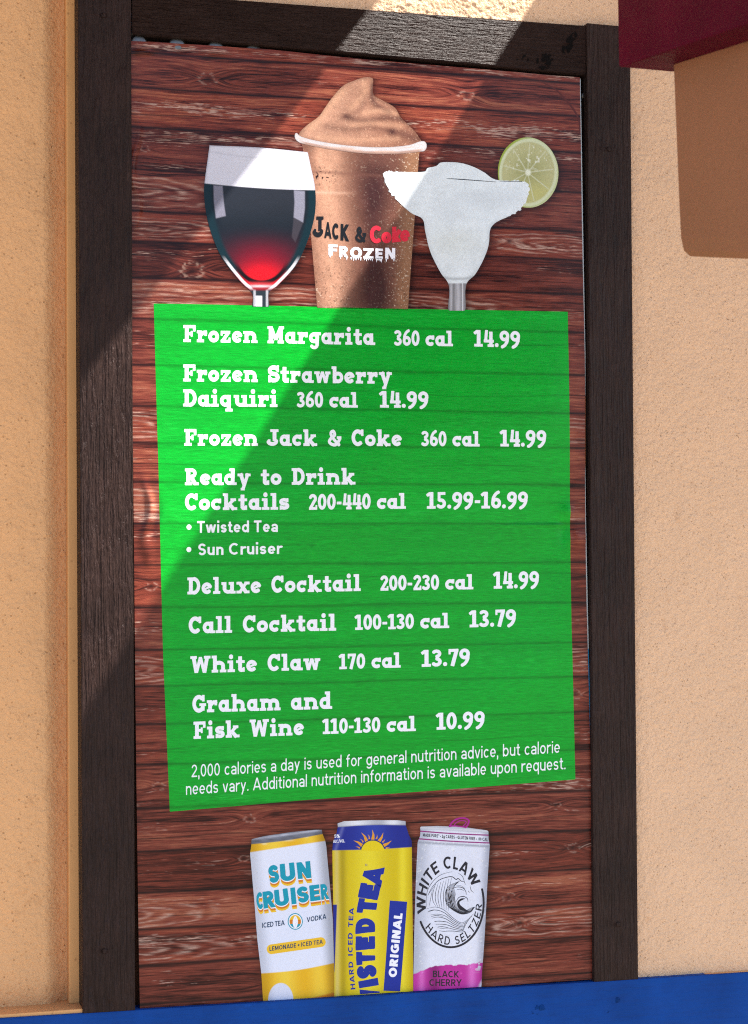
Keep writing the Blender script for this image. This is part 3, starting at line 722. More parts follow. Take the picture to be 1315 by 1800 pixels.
def slab(c, w):
    S = .27; T = .17; X = .69; q = S/2
    st = lambda x, a=0, b=1: BX(x-q, a, x+q, b)
    sl = lambda x0, x1, y: BX(x0, y, x1, y+T)
    ring = lambda W, H, y0=0, a0=0, a1=360, t=.235: TH(AR(W/2, y0+H/2, W/2-t/2, H/2-t/2, a0, a1, 30), t)
    bw = .46       # bowl width
    G_ = {
     'F': (.86, [st(.24), sl(0, .52, 0), sl(0, .84, 1-T-.02), BX(0, .86, .84, 1), BX(.66, .62, .84, 1), BX(.24, .40, .62, .57), BX(.50, .32, .64, .66)]),
     'M': (1.14, [st(.22), st(.92), sl(0, .44, 0), sl(.70, 1.14, 0), sl(0, .3, .83), sl(.84, 1.14, .83), TH(LN((.2, 1.02), (.57, .22)), .23), TH(LN((.94, 1.02), (.57, .22)), .23)]),
     'S': (.80, [TH(S_(.80, 1, .12), .25), BX(.60, .60, .76, 1.0), BX(.03, .0, .19, .42)]),
     'D': (.90, [st(.24), sl(0, .45, 0), sl(0, .45, 1-T), TH(AR(.42, .5, .35, .405, -90, 90), .235), BX(.2, 0, .45, .2), BX(.2, .8, .45, 1)]),
     'J': (.74, [st(.46, .3, 1), sl(.16, .74, 1-T), TH(AR(.30, .31, .16+.135-.0, .19, 0, -165), .24), BX(.0, .16, .18, .40)]),
     'C': (.86, [TH(AR(.44, .5, .31, .385, 42, 318), .245), BX(.66, .60, .84, 1.0)]),
     'R': (.96, [st(.24), sl(0, .50, 0), sl(0, .46, 1-T), TH(AR(.44, .71, .25, .19, -90, 90), .22), BX(.2, .42, .46, .60), BX(.2, .83, .46, 1.0), TH(LN((.44, .48), (.74, .02)), .26), sl(.62, .96, 0)]),
     'W': (1.34, [TH(LN((.20, 1), (.40, 0)), .25), TH(LN((.40, 0), (.67, .92)), .21), TH(LN((.67, .92), (.93, 0)), .21), TH(LN((.93, 0), (1.13, 1)), .25), sl(0, .44, .83), sl(.90, 1.34, .83)]),
     'G': (.92, [TH(AR(.45, .5, .32, .385, 42, 320), .245), BX(.66, .62, .84, 1.0), BX(.60, .10, .84, .48), sl(.48, .94, .36)]),
     'a': (.80, [ring(.68, X), BX(.46, 0, .70, X), sl(.46, .84, 0)]),
     'b': (.80, [BX(.08, .0, .34, 1), sl(0, .34, 1-T), ring(.74, X) if 0 else TH(AR(.44, X/2, .255, X/2-.115, 0, 360, 30), .23)]),
     'c': (.70, [TH(AR(.37, X/2, .25, X/2-.12, 48, 312), .24), BX(.50, .40, .67, X)]),
     'd': (.84, [TH(AR(.36, X/2, .24, X/2-.115, 0, 360, 30), .23), BX(.46, 0, .72, 1), sl(.36, .72, 1-T), sl(.46, .86, 0)]),
     'e': (.72, [TH(AR(.37, X/2, .25, X/2-.115, 10, 322), .23), TH(LN((.10, .24), (.66, .46)), .13)]),
     'f': (.56, [BX(.12, 0, .38, .78), sl(0, .5, 0), BX(0, .55, .54, X)]),
     'g': (.80, [TH(AR(.36, X/2+.02, .24, X/2-.14, 0, 360, 30), .23), BX(.46, -.1, .70, X), sl(.50, .84, X-T), TH(AR(.38, -.07, .20, .13, 0, -160), .2)]),
     'h': (.98, [BX(.09, 0, .35, 1), sl(0, .35, 1-T), sl(0, .44, 0), sl(.54, .98, 0), BX(.63, 0, .89, .42), TH(AR(.48, .40, .28, .17, 0, 170), .24)]),
     'i': (.50, [BX(.12, 0, .38, X), sl(0, .38, X-T), sl(0, .50, 0), TH(AR(.24, .90, .07, .07, 0, 360, 14), .15)]),
     'k': (.96, [BX(.09, 0, .35, 1), sl(0, .35, 1-T), sl(0, .44, 0), TH(LN((.3, .24), (.72, .62)), .2), TH(LN((.42, .36), (.74, .04)), .24), sl(.50, .88, X-T+.01), sl(.56, .96, 0)]),
     'l': (.50, [BX(.12, 0, .38, 1), sl(0, .38, 1-T), sl(0, .50, 0)]),
     'm': (1.40, [BX(.09, 0, .35, X), sl(0, .35, X-T), sl(0, .43, 0), BX(.57, 0, .83, .45), sl(.49, .91, 0), BX(1.05, 0, 1.31, .42), sl(.97, 1.40, 0), TH(AR(.46, .40, .25, .17, 0, 170), .24), TH(AR(.93, .40, .25, .17, 0, 170), .24)]),
     'n': (.98, [BX(.09, 0, .35, X), sl(0, .35, X-T), sl(0, .44, 0), sl(.54, .98, 0), BX(.63, 0, .89, .42), TH(AR(.48, .40, .28, .17, 0, 170), .24)]),
     'o': (.74, [ring(.74, X, t=.245)]),
     'q': (.84, [TH(AR(.36, X/2, .24, X/2-.115, 0, 360, 30), .23), BX(.46, -.26, .72, X), sl(.36, .84, -.28)]),
     'r': (.72, [BX(.09, 0, .35, X), sl(0, .35, X-T), sl(0, .50, 0), TH(AR(.50, .36, .22, .20, 150, 60), .24), BX(.52, .38, .70, X)]),
     's': (.66, [TH(S_(.66, X, .1), .21), BX(.48, .44, .61, X), BX(.03, 0, .16, .26)]),
     't': (.60, [BX(.14, .1, .40, .92), BX(0, X-T, .58, X), TH(AR(.36, .17, .09+.0, .06, 180, 290), .24), BX(.36, 0, .58, .19), BX(.44, 0, .58, .28)]),
     'u': (.96, [BX(.09, .24, .35, X), sl(0, .35, X-T), BX(.60, 0, .86, X), sl(.50, .86, X-T), sl(.60, .98, 0), TH(AR(.475, .27, .255, .16, 180, 360), .22)]),
     'w': (1.12, [TH(LN((.18, X), (.34, 0)), .22), TH(LN((.34, 0), (.56, X)), .19), TH(LN((.56, X), (.78, 0)), .19), TH(LN((.78, 0), (.94, X)), .22), sl(0, .38, X-T), sl(.74, 1.12, X-T)]),
     'x': (.90, [TH(LN((.18, X), (.72, 0)), .25), TH(LN((.72, X), (.18, 0)), .2), sl(0, .36, X-T), sl(.54, .9, X-T), sl(0, .36, 0), sl(.54, .9, 0)]),
     'y': (.90, [TH(LN((.20, X), (.46, .02)), .25), TH(LN((.72, X), (.36, -.28)), .22), sl(0, .40, X-T), sl(.52, .9, X-T), BX(.22, -.32, .50, -.16)]),
     'z': (.74, [sl(.04, .70, X-T), sl(.04, .70, 0), TH(LN((.16, .08), (.60, .62)), .22), BX(.04, .40, .18, X), BX(.58, 0, .72, .30)]),
     '&': (.98, [TH(CV((.90, .48), (.66, .12), (.36, .09), (.14, .26), (.30, .50), (.52, .66), (.44, .88), (.28, .82), (.28, .66), (.50, .36), (.84, .05)), .2), sl(.66, .98, .42)]),
     '0': (.62, [TH(AR(.31, .5, .20, .395, 0, 360, 32), .21)]),
     '1': (.54, [BX(.16, 0, .40, 1), sl(.0, .54, 0), TH(LN((.20, .93), (.0, .78)), .19)]),
     '2': (.60, [TH(AR(.29, .70, .185, .195, 165, -35), .21), TH(LN((.43, .60), (.13, .12)), .21), BX(.02, 0, .60, .18), BX(.47, 0, .60, .30)]),
     '3': (.60, [TH(AR(.27, .745, .19, .155, 150, -90), .2), TH(AR(.27, .275, .21, .175, 90, -150), .21)]),
     '4': (.66, [BX(.36, 0, .58, .92), BX(.02, .26, .66, .44), TH(LN((.14, .34), (.20, 1.0)), .19), sl(.26, .66, 0)]),
     '5': (.62, [BX(.08, .82, .56, 1), BX(.08, .46, .26, .9), TH(AR(.28, .31, .21, .205, 120, -150), .21)]),
     '6': (.64, [TH(AR(.33, .32, .205, .215, 0, 360, 30), .21), TH(CV((.14, .36), (.16, .62), (.30, .86), (.48, .98)), .2)]),
     '7': (.60, [BX(.02, .82, .60, 1), BX(.02, .68, .15, 1), TH(LN((.48, .88), (.24, 0)), .23)]),
     '9': (.64, [TH(AR(.31, .68, .205, .215, 0, 360, 30), .21), TH(CV((.50, .64), (.48, .38), (.34, .14), (.16, .02)), .2)]),
     '.': (.28, [TH(AR(.14, .125, .06, .06, 0, 360, 14), .13)]),
     '-': (.40, [BX(.03, .32, .37, .50)]),
    }
    if c not in G_: c = '.'
    W, pr = G_[c]
    clip = (0, 1) if c in 'MWSR' else ((0, X) if c in 'wxz' else None)
    return W, pr, clip
_gc = {}
def glyph(font, c, w, res=46):
    key = (font.__name__, c, round(w, 3))
    if key not in _gc:
        W, pr, clip = font(c, w)
        v, l, s = fill(np.arange(-.12, W+.13, 1/res)+.0013, np.arange(-.36, 1.13, 1/res)+.0017, glyph_field(pr, w, clip, -.004 if font is slab else 0.0))
        _gc[key] = (W, v, l, s)
    return _gc[key]
class Text:
    def __init__(s): s.v = []; s.l = []; s.s = []; s.n = 0
    def put(s, g_, fn):
        W, v, l, z = g_
        if len(v) == 0: return
        x, y = fn(v[:, 0], v[:, 1]); s.v.append(np.stack([x, y], -1)); s.l.append(l+s.n); s.s.append(z); s.n += len(v)
    def line(s, txt, p0, p1, cap, font=sans, w=.16, track=.12, space=.34, up=None, slant=0):
        """set txt along the picture line p0-p1 (baseline), cap pixels tall"""
        adv = []; x = 0
        for i, c in enumerate(txt):
            if c == ' ': adv.append(None); x += space; continue
            g_ = glyph(font, c, w); adv.append((x, g_)); x += g_[0]+track
        tot = x-track
        p0 = np.array(p0, float); p1 = np.array(p1, float); ex = (p1-p0)/tot
        if up is None: up = (0.0, -1.0)
        uy = np.array(up, float)*cap
        for a in adv:
            if a is None: continue
            ox, g_ = a
            s.put(g_, lambda X, Y: (p0[0]+(X+ox+slant*Y)*ex[0]+Y*uy[0], p0[1]+(X+ox+slant*Y)*ex[1]+Y*uy[1]))
        return s
    def quad(s, c, q, font=sans, w=.3):
        """one glyph bent into the quad bl, br, tr, tl"""
        g_ = glyph(font, c, w); W = g_[0]; q = np.array(q, float)
        def fn(X, Y):
            a = X/W; b = Y
            r = q[0]*((1-a)*(1-b))[:, None]+q[1]*(a*(1-b))[:, None]+q[2]*(a*b)[:, None]+q[3]*((1-a)*b)[:, None]
            return r[:, 0], r[:, 1]
        s.put(g_, fn); return s
    def arc(s, txt, c, R, sx, a0, a1, cap, w, track=.15, space=.4, inside=False, xs=1.0):
        adv = []; x = 0
        for ch in txt:
            if ch == ' ': x += space; continue
            g_ = glyph(sans, ch, w); adv.append((x, g_)); x += g_[0]+track
        tot = x-track
        for ox, g_ in adv:
            def fn(X, Y):
                u = (X+ox)/tot
                a = np.radians(a0+(a1-a0)*u); r = R+(-Y if inside else Y)*cap
                return c[0]+sx*r*np.cos(a), c[1]-r*np.sin(a)
            s.put(g_, fn)
        return s
    def strokes(s, lines, w, step=.35):
        """thick drawn lines (picture pixels), each (points, width factor)"""
        P_ = [(np.asarray(p_, float), k) for p_, k in lines]
        allp = np.concatenate([p_ for p_, k in P_]); lo = allp.min(0)-3; hi = allp.max(0)+3
        def f(x, y):
            d = np.full(x.shape, 9.)
            for p_, k in P_:
                n = len(p_)-1
                for i in range(n):
                    tp = math.sin(math.pi*min(max((i+.5)/n, .08), .92))**.5 if k > 0 else 1
                    a, b = p_[i], p_[i+1]; e = b-a; L = e@e+1e-12
                    t = np.clip(((x-a[0])*e[0]+(y-a[1])*e[1])/L, 0, 1)
                    d = np.minimum(d, np.hypot(x-a[0]-t*e[0], y-a[1]-t*e[1])-w*abs(k)*tp/2)
            return d
        v, l, z = fill(np.arange(lo[0], hi[0], step), np.arange(lo[1], hi[1], step), f)
        s.v.append(v); s.l.append(l+s.n); s.s.append(z); s.n += len(v); return s
    def shape(s, pts, step=.5):
        pts = np.asarray(pts, float); lo = pts.min(0)-1; hi = pts.max(0)+1
        v, l, z = fill(np.arange(lo[0], hi[0], step), np.arange(lo[1], hi[1], step), lambda x, y: poly_sdf(x, y, pts))
        s.v.append(v); s.l.append(l+s.n); s.s.append(z); s.n += len(v); return s
    def clip_below(s, f):
        """pull everything lower than the picture line y = f(x) up to it"""
        s.v = [np.stack([v[:, 0], np.minimum(v[:, 1], f(v[:, 0]))], -1) for v in s.v]; return s
    def build(s, name, mat, parent, layer):
        v = np.concatenate(s.v)
        return mesh_obj(name, PP(v[:, 0], v[:, 1], layer), np.concatenate(s.l), np.concatenate(s.s), mat, parent)

MENU = [   # text, left, right end and baseline height at both, cap height
 [('Frozen Margarita', 322, 601.5, 660, 606, 30), ('360 cal', 694, 607, 797, 608.5, 27.5), ('14.99', 834, 609, 915, 611.5, 29.5)],
 [('Frozen Strawberry', 322, 670.5, 690, 674.5, 30)],
 [('Daiquiri', 322, 714.5, 488, 715.5, 30), ('360 cal', 522, 716, 629.5, 716.5, 27.5), ('14.99', 668, 716.5, 754, 717.5, 29.5)],
 [('Frozen Jack & Coke', 324, 783.5, 706, 784.5, 29.5), ('360 cal', 740, 784.5, 843, 785, 27), ('14.99', 879, 785, 960, 786, 29.5)],
 [('Ready to Drink', 325, 853, 624, 852, 29.5)],
 [('Cocktails', 325, 897, 508, 896, 29.5), ('200-440 cal', 542, 896.5, 713, 894.5, 28), ('15.99-16.99', 750, 894.5, 929, 893.5, 29.5)],
 [('Deluxe Cocktail', 330, 1045, 634, 1039, 30), ('200-230 cal', 668, 1038.5, 833, 1036, 27), ('14.99', 869, 1035, 950, 1033.5, 30)],
 [('Call Cocktail', 332, 1114, 591, 1108.5, 30), ('100-130 cal', 624, 1107.5, 790, 1104, 27), ('13.79', 826, 1103, 909, 1100.5, 30)],
 [('White Claw', 335, 1183.5, 563, 1177.5, 30), ('170 cal', 596, 1176.5, 704, 1173.5, 27), ('13.79', 741, 1172.5, 827, 1169.5, 30)],
 [('Graham and', 338, 1253, 583, 1246, 31)],
 [('Fisk Wine', 340, 1299, 534, 1292, 30.5), ('110-130 cal', 567, 1290.5, 731, 1285, 27), ('10.99', 767, 1283, 852, 1279.5, 30)],
]
for row in MENU:
    for (s_, x0, y0, x1, y1, cap) in row:
        dig = s_[0].isdigit(); nm = 'price' if '.' in s_ else 'calorie_count' if dig else 'item_name'
        t = Text().line(s_, (x0, y0), (x1, y1), cap, slab, .2, .035 if dig else .07, .40 if dig else .62)
        t.build(nm, M_WHITE, panel_o, 2)
for (s_, x0, y0, x1, y1) in (('Twisted Tea', 347, 936.5, 488, 935), ('Sun Cruiser', 349, 976, 495, 973.5)):
    t = Text().line(s_, (x0, y0), (x1, y1), 20.5, sans, .175, .125, .30)
    t.shape([(332.5+4.3*math.cos(a), y0-10+4.6*math.sin(a)) for a in np.linspace(0, 6.28, 20)[:-1]])
    t.build('item_name', M_WHITE, panel_o, 2)
t = Text().line('2,000 calories a day is used for general nutrition advice, but calorie', (336.5, 1366), (984, 1323), 21.8, sans, .115, .135, .37)
t.build('fine_print', M_WHITE, panel_o, 2)
t = Text().line('needs vary. Additional nutrition information is available upon request.', (326.5, 1397), (994, 1352), 21.8, sans, .115, .135, .37)
t.build('fine_print', M_WHITE, panel_o, 2)

# ------------------------------------------------------------------ printed drinks, upper half
def speck(x, y, s, lo, hi, seed): return sm(lo, hi, noise(x/s, y/s, seed))
def paint_cup(x, y):
    t = (y-250)/290; xl = 530+t*27; xr = 738-t*20; u = (x-xl)/(xr-xl)
    c = mix((.17, .073, .050), (.47, .255, .17), G(u, y, .2, 400, .17, 900))
    d = G(u, y, .62, 330, .20, 70)*.75+G(u, y, .60, 420, .12, 60)*.45+G(u, y, .66, 510, .15, 60)*.9+G(u, y, .40, 530, .2, 50)*.4
    c = mix(c, (.045, .017, .018), np.clip(d*1.2, 0, .95))
    c = mix(c, (.14, .055, .04), .6*sm(.16, .0, u)*sm(330, 300, y))
    c = c*(.78+.44*fbm(x/16, y/20, 5, 3))[:, None]
    c = mix(c, (.34, .18, .09), .5*sm(.80, .95, u))
    c = c*(.86+.28*noise(x/1.6, y/1.6, 9))[:, None]
    st = speck(x, y, 1.9, .80, .93, 12)*(.15+.75*sm(.68, .9, u)+.5*sm(470, 520, y)*sm(.5, .1, u))
    c = mix(c, (.72, .60, .48), np.clip(st, 0, 1)*.75)
    dk = speck(x, y, 2.6, .72, .82, 15)*G(x, y, 566, 310, 22, 14); c = mix(c, (.02, .01, .012), np.clip(dk*1.3, 0, 1))
    dk = speck(x, y, 2.2, .78, .86, 16)*(.5*sm(440, 480, y)); c = mix(c, (.05, .025, .02), dk)
    rl = np.exp(-((y-(337+10*u-8*u*u))/2.4)**2)*sm(.5, .2, u); c = mix(c, (.58, .38, .28), rl*.55)
    rl = np.exp(-((y-(300+14*u))/3)**2); c = mix(c, (.14, .06, .045), rl*.45)
    c = c*(1-.35*sm(262, 300, y*0+274+12*(1-np.abs(u-.5)*2)-y+262))[:, None]
    return c
def paint_whip(x, y):
    c = mix((.38, .205, .14), (.24, .108, .07), sm(560, 735, x))
    lobe = lambda pts, w: np.exp(-(line_sdf(x, y, catmull(pts, 6, False))/w)**2)
    dk = .9*lobe([(657, 150), (654, 172), (664, 186), (684, 197)], 5)+.75*lobe([(608, 205), (640, 213), (676, 207), (706, 209)], 6)
    dk = dk+.55*lobe([(575, 222), (610, 228), (650, 224), (690, 231)], 6)+.7*lobe([(690, 232), (715, 238), (730, 246)], 8)+.4*lobe([(640, 170), (632, 192), (600, 206)], 7)
    lt = .6*lobe([(600, 162), (575, 190), (548, 222)], 9)+.45*lobe([(640, 146), (640, 165), (618, 190)], 6)+.5*lobe([(640, 198), (668, 195), (700, 200)], 5)+.4*lobe([(620, 219), (660, 217), (705, 222)], 5)+.4*lobe([(560, 240), (620, 246), (700, 244)], 5)
    c = mix(c, (.055, .02, .02), np.clip(dk*.72, 0, .9)); c = mix(c, (.58, .33, .21), np.clip(lt, 0, 1)*.8)
    c = c*(.86+.28*noise(x/1.4, y/1.4, 31))[:, None]*(.85+.3*fbm(x/14, y/11, 33, 3))[:, None]
    c = mix(c, (.66, .44, .31), speck(x, y, 1.6, .82, .95, 37)*.4)
    e = -poly_sdf(x, y, WHIP); c = c*(.72+.28*sm(0, 7, e))[:, None]
    return c
def paint_rim(x, y):
    c = np.tile([.47, .44, .455], (len(x), 1)); e = -poly_sdf(x, y, RIM)
    lower = np.interp(x, [518, 535, 580, 640, 700, 738, 750], [241, 252, 261, 268.5, 269.5, 266, 261]); c = mix(c, (.30, .16, .11), .8*sm(4.5, 1.5, lower-y)*sm(524, 540, x)*sm(744, 734, x))
    c = mix(c, (.48, .33, .27), .8*sm(.35, .75, noise(x/18, y/2.2, 43))*sm(1.5, 4, e))
    return c*(.8+.2*sm(0, 2.5, e))[:, None]
def paint_wine(x, y):
    e = -poly_sdf(x, y, WINE); foam = 322.5+(x-361)*.062+2.5*np.cos((x-456)/60)
    white = mix((.60, .60, .68), (.70, .70, .76), sm(360, 540, x)*sm(330, 280, y))
    white = mix(white, (.40, .40, .47), .8*sm(3.4, .6, e)); white = mix(white, (.45, .45, .52), .45*np.exp(-((y-(266+.05*(x-370)+7*np.sin((x-370)/171*3.14)))/1.6)**2))
    w = np.tile([.008, .012, .018], (len(x), 1))
    w = mix(w, (.15, .006, .018), np.clip(.95*G(x, y, 459, 462, 56, 44), 0, 1)*sm(385, 450, y)); w = mix(w, (.62, .008, .016), np.clip(1.05*G(x, y, 460, 486, 38, 22), 0, 1))
    w = mix(w, (.03, .032, .042), .5*sm(425, 340, y)*sm(12, 30, e))
    hl = lambda p_, k, col: mix(w, col, k*sm(1.3, -1.3, poly_sdf(x, y, np.array(p_))))
    cp = lambda *a: [(340+q[0]/3.131, 120+q[1]/3.131) for q in a]
    w = hl(cp((110, 645), (160, 648), (166, 740), (176, 815), (122, 828), (112, 740)), .78, (.23, .225, .29))
    w = hl(cp((553, 672), (613, 676), (613, 770), (603, 850), (551, 822), (556, 740)), .78, (.24, .24, .31))
    w = hl(cp((551, 822), (603, 850), (560, 960), (540, 930)), .45, (.07, .06, .075))
    w = mix(w, (.006, .02, .028), sm(17, 9, e)*sm(490, 470, y))
    arc = np.abs(np.hypot((x-459)/47, (y-447)/50)-1)*47
    w = mix(w, (.008, .004, .006), sm(5, 2, arc)*sm(455, 480, y))
    w = mix(w, (.55, .04, .05), .8*G(x, y, 457, 499, 26, 3.0)); w = mix(w, (.60, .58, .62), .8*G(x, y, 457, 503.5, 26, 2.2))
    w = mix(w, (.66, .66, .72), .9*sm(3.2, 1.6, np.abs(e-3.4))*sm(448, 470, y)*sm(513, 503, y))
    st = sm(508, 513, y)
    sc = mix((.02, .03, .04), (.68, .68, .74), sm(7.5, 5, np.abs(x-454))*sm(519, 522, y))
    sc = mix(sc, (.35, .36, .4), sm(3, 1.2, np.abs(np.abs(x-458)-11)))
    w = mix(w, sc, st)
    return mix(white, w, sm(-1, 1, y-foam))
def paint_marg(x, y):
    e = -poly_sdf(x, y, MARG)
    c = np.tile([.70, .76, .79], (len(x), 1))
    c = mix(c, (.62, .66, .63), .7*sm(385, 420, y)*sm(480, 420, y)*G(x, y, 800, 440, 45, 60))
    c = c*(.90+.18*fbm(x/22, y/18, 51, 3))[:, None]*(.93+.14*noise(x/1.8, y/1.8, 53))[:, None]
    c = mix(c, (.84, .87, .90), .7*speck(x, y, 2.2, .55, .75, 57)*(sm(860, 900, x)+sm(716, 690, x))*sm(16, 3, e))
    c = mix(c, (.50, .55, .58), .5*sm(9, 0, e)*sm(330, 420, y)); c = mix(c, (.58, .63, .67), .5*G(x, y, 850, 350, 60, 14)+.4*G(x, y, 790, 370, 26, 20)); c = mix(c, (.30, .32, .33), .6*np.exp(-((y-(486+.004*(x-805)**2*-1+4))/3)**2)*sm(478, 486, y))
    u = (x-804)/14; g_ = mix((.20, .20, .21), (.45, .45, .48), np.clip(.5+.5*np.sin(u*6.5+noise(x/3, y/40, 59)*2), 0, 1)*sm(1, .7, np.abs(u)))
    g_ = mix(g_, (.70, .72, .75), .8*sm(1.3, .5, np.abs(x-813.5)))
    return mix(c, g_, sm(496, 499, y))
def paint_lime(x, y):
    dx = (x-928+.03*(y-303))/53; dy = (y-303.5)/62; r = np.hypot(dx, dy); a = np.arctan2(dy, dx+.02)
    seg_ = np.abs(np.sin(a*4.5+.5)); fl = .5+.5*noise(a*34, r*5, 61)
    c = mix((.34, .34, .14), (.48, .47, .24), fl*sm(.1, .8, r)); c = mix(c, (.50, .47, .14), .6*G(x, y, 945, 340, 30, 20))
    c = mix(c, (.60, .62, .44), .7*sm(.11, .03, seg_*np.maximum(r, .2))*sm(.86, .8, r)); c = mix(c, (.72, .74, .58), sm(.13, .05, r))
    c = mix(c, (.58, .62, .40), sm(.84, .90, r)); c = mix(c, (.30, .38, .05), sm(.94, .98, r)*(.35+.65*sm(.3, -.5, dx)))
    c = mix(c, (.8, .82, .7), .6*speck(x, y, 3.2, .76, .85, 63)*sm(.85, .7, r)*sm(310, 280, y))
    return c
def picture(name, pts, step, paint, layer, parent=poster, pad=2, rag=0):
    lo = pts.min(0)-pad; hi = pts.max(0)+pad
    f = lambda x, y: np.maximum(poly_sdf(x, y, pts), poly_sdf(x, y, EDGE)) if hi[1] > 1700 else poly_sdf(x, y, pts)
    if rag: g0 = f; f = lambda x, y: g0(x, y)+rag*(fbm(x/4.5, y/4.5, 19, 2)-.42)*(sm(885, 905, x)+sm(705, 690, x))*sm(395, 380, y)
    return sheet_obj(name, np.arange(lo[0], hi[0], step), np.arange(lo[1], hi[1], step), f, M_ART, parent, layer, paint)
def below_panel(pts):                        # the green panel covers the feet of the glasses
    p_ = np.array(pts, float); lim = 534+(p_[:, 0]-270)*14/728+1.5
    p_[:, 1] = np.minimum(p_[:, 1], lim); return p_
cup = picture('frozen_cup_picture', below_panel(CUPB), .8, paint_cup, 1)
picture('slush_swirl', WHIP, .8, paint_whip, 2, cup)
picture('cup_rim', RIM, .6, paint_rim, 3, cup)
wine = picture('wine_glass_picture', below_panel(WINE), .8, paint_wine, 4)
marg = picture('margarita_picture', below_panel(MARG), .8, paint_marg, 5, rag=5)
lime = picture('lime_slice', LIME, .7, paint_lime, 4, marg)
Text().strokes([(catmull([(785, 314.5), (800, 315), (830, 317), (872, 320)], 5, False), .8), (np.array([(878, 318.5), (900, 319.5), (917, 319.5)]), .55)], 1.9).build('liquid_line', M_CHAR, marg, 6)
c5 = lambda *q: [(500+a/4.696, 360+b/4.696) for a, b in q]
t = Text()
t.quad('J', c5((240, 268), (322, 272), (322, 96), (246, 96)), slab)
t.quad('A', c5((330, 274), (386, 282), (378, 146), (338, 140)), sans, .23)
t.quad('C', c5((392, 286), (450, 290), (450, 156), (394, 150)), sans, .25)
t.quad('K', c5((462, 294), (530, 304), (528, 164), (464, 158)), sans, .25)
t.quad('&', c5((578, 308), (676, 310), (672, 180), (580, 178)), slab)
t.build('cup_lettering', M_BLACK, cup, 5)
t = Text()
for ch, q, fw in (('C', ((704, 316), (806, 320), (806, 174), (704, 172)), .24), ('o', ((800, 316), (884, 318), (884, 184), (800, 184)), .27), ('k', ((888, 312), (960, 304), (956, 178), (890, 182)), .27), ('e', ((955, 306), (1036, 300), (1034, 164), (955, 168)), .22)):
    t.quad(ch, c5(*q), sans, fw)
t.build('cup_lettering', M_RED, cup, 5)
t = Text()
fz = (('F', 363, 438, 328, 418), ('R', 452, 524, 341, 432), ('O', 541, 640, 348, 440), ('Z', 652, 736, 358, 444), ('E', 752, 812, 360, 444), ('N', 833, 916, 354, 446))
rng = random.Random(7)
for ch, a, b, y0, y1 in fz:
    t.quad(ch, c5((a, y1), (b, y1+2), (b, y0+2), (a, y0)), sans, .24)
    for k in range({'F': 1, 'R': 2, 'N': 2}.get(ch, 5)):
        n_ = {'F': 1, 'R': 2, 'N': 2}.get(ch, 5)
        xx = a+10+(b-a-20)*(k/(n_-1) if n_ > 1 else .05); L = rng.uniform(14, 36)
        t.shape(c5((xx-8, y1-6), (xx+8, y1-6), (xx+3, y1+L*.6), (xx, y1+L), (xx-3, y1+L*.6)), .3)
t.build('cup_lettering', M_WHITE, cup, 5)

# ------------------------------------------------------------------ printed cans, lower edge
def drops(x, y, c, seed, n, box, k=.5):
    r_ = random.Random(seed)
    for _ in range(n):
        a = r_.uniform(box[0], box[2]); b = r_.uniform(box[1], box[3]); s_ = r_.uniform(.7, 1.7)
        c = mix(c, np.clip(c*1.5+.12, 0, .85), k*G(x, y, a, b, s_, s_*1.2)); c = mix(c, c*.45, k*.8*G(x, y, a+s_*.8, b+s_*1.1, s_*.7, s_*.7))
    return c
def paint_can1(x, y):
    X = (x-430)*5.144; Y = (y-1430)*5.144
    xl = 51+(Y-350)*.092; xr = 738+(Y-260)*.064; u = np.clip((X-xl)/(xr-xl), 0, 1)
    sh = (.70+.30*sm(0, .2, u))*(1-.5*sm(.82, 1.0, u))
    w = np.tile([.70, .74, .87], (len(x), 1))
    yel = mix((.72, .40, .012), (.80, .56, .05), G(u, u*0, .32, 0, .16, 1)+.8*G(u, u*0, .78, 0, .12, 1))
    c = mix(w, yel, sm(6, -6, Y-(352-(X-52)*.147)))
    c = mix(c, (.80, .72, .42), .8*(G(X, Y, 385, 243, 55, 10)+G(X, Y, 180, 274, 24, 9)+G(X, Y, 565, 214, 18, 9)))
    lid = mix((.13, .14, .18), (.36, .38, .46), np.clip(np.exp(-((Y-(232-(X-62)*.128))/11)**2), 0, 1)); lid = lid*(.75+.5*noise(X/60, Y/14, 71))[:, None]
    c = mix(c, lid, sm(5, -5, Y-(278-(X-62)*.139-12*np.sin((X-62)/650*3.14)*-1)))
    low = sm(-5, 5, Y-(1445-(X-150)*.143+16*np.sin((X-150)/650*3.14)))
    c = mix(c, yel, low)
    c = mix(c, (.62, .20, .01), low*sm(-12, 12, Y-(1700-(X-480)*.25))*sm(430, 520, X))
    c = mix(c, (.62, .66, .80), sm(1.03, .97, np.hypot((X-327)/114, (Y-1690)/158)))
    c = drops(x, y, c, 3, 26, (438, 1500, 458, 1700)); c = drops(x, y, c, 4, 30, (565, 1490, 586, 1660)); c = drops(x, y, c, 5, 14, (445, 1490, 575, 1530), .25)
    return c*sh[:, None]
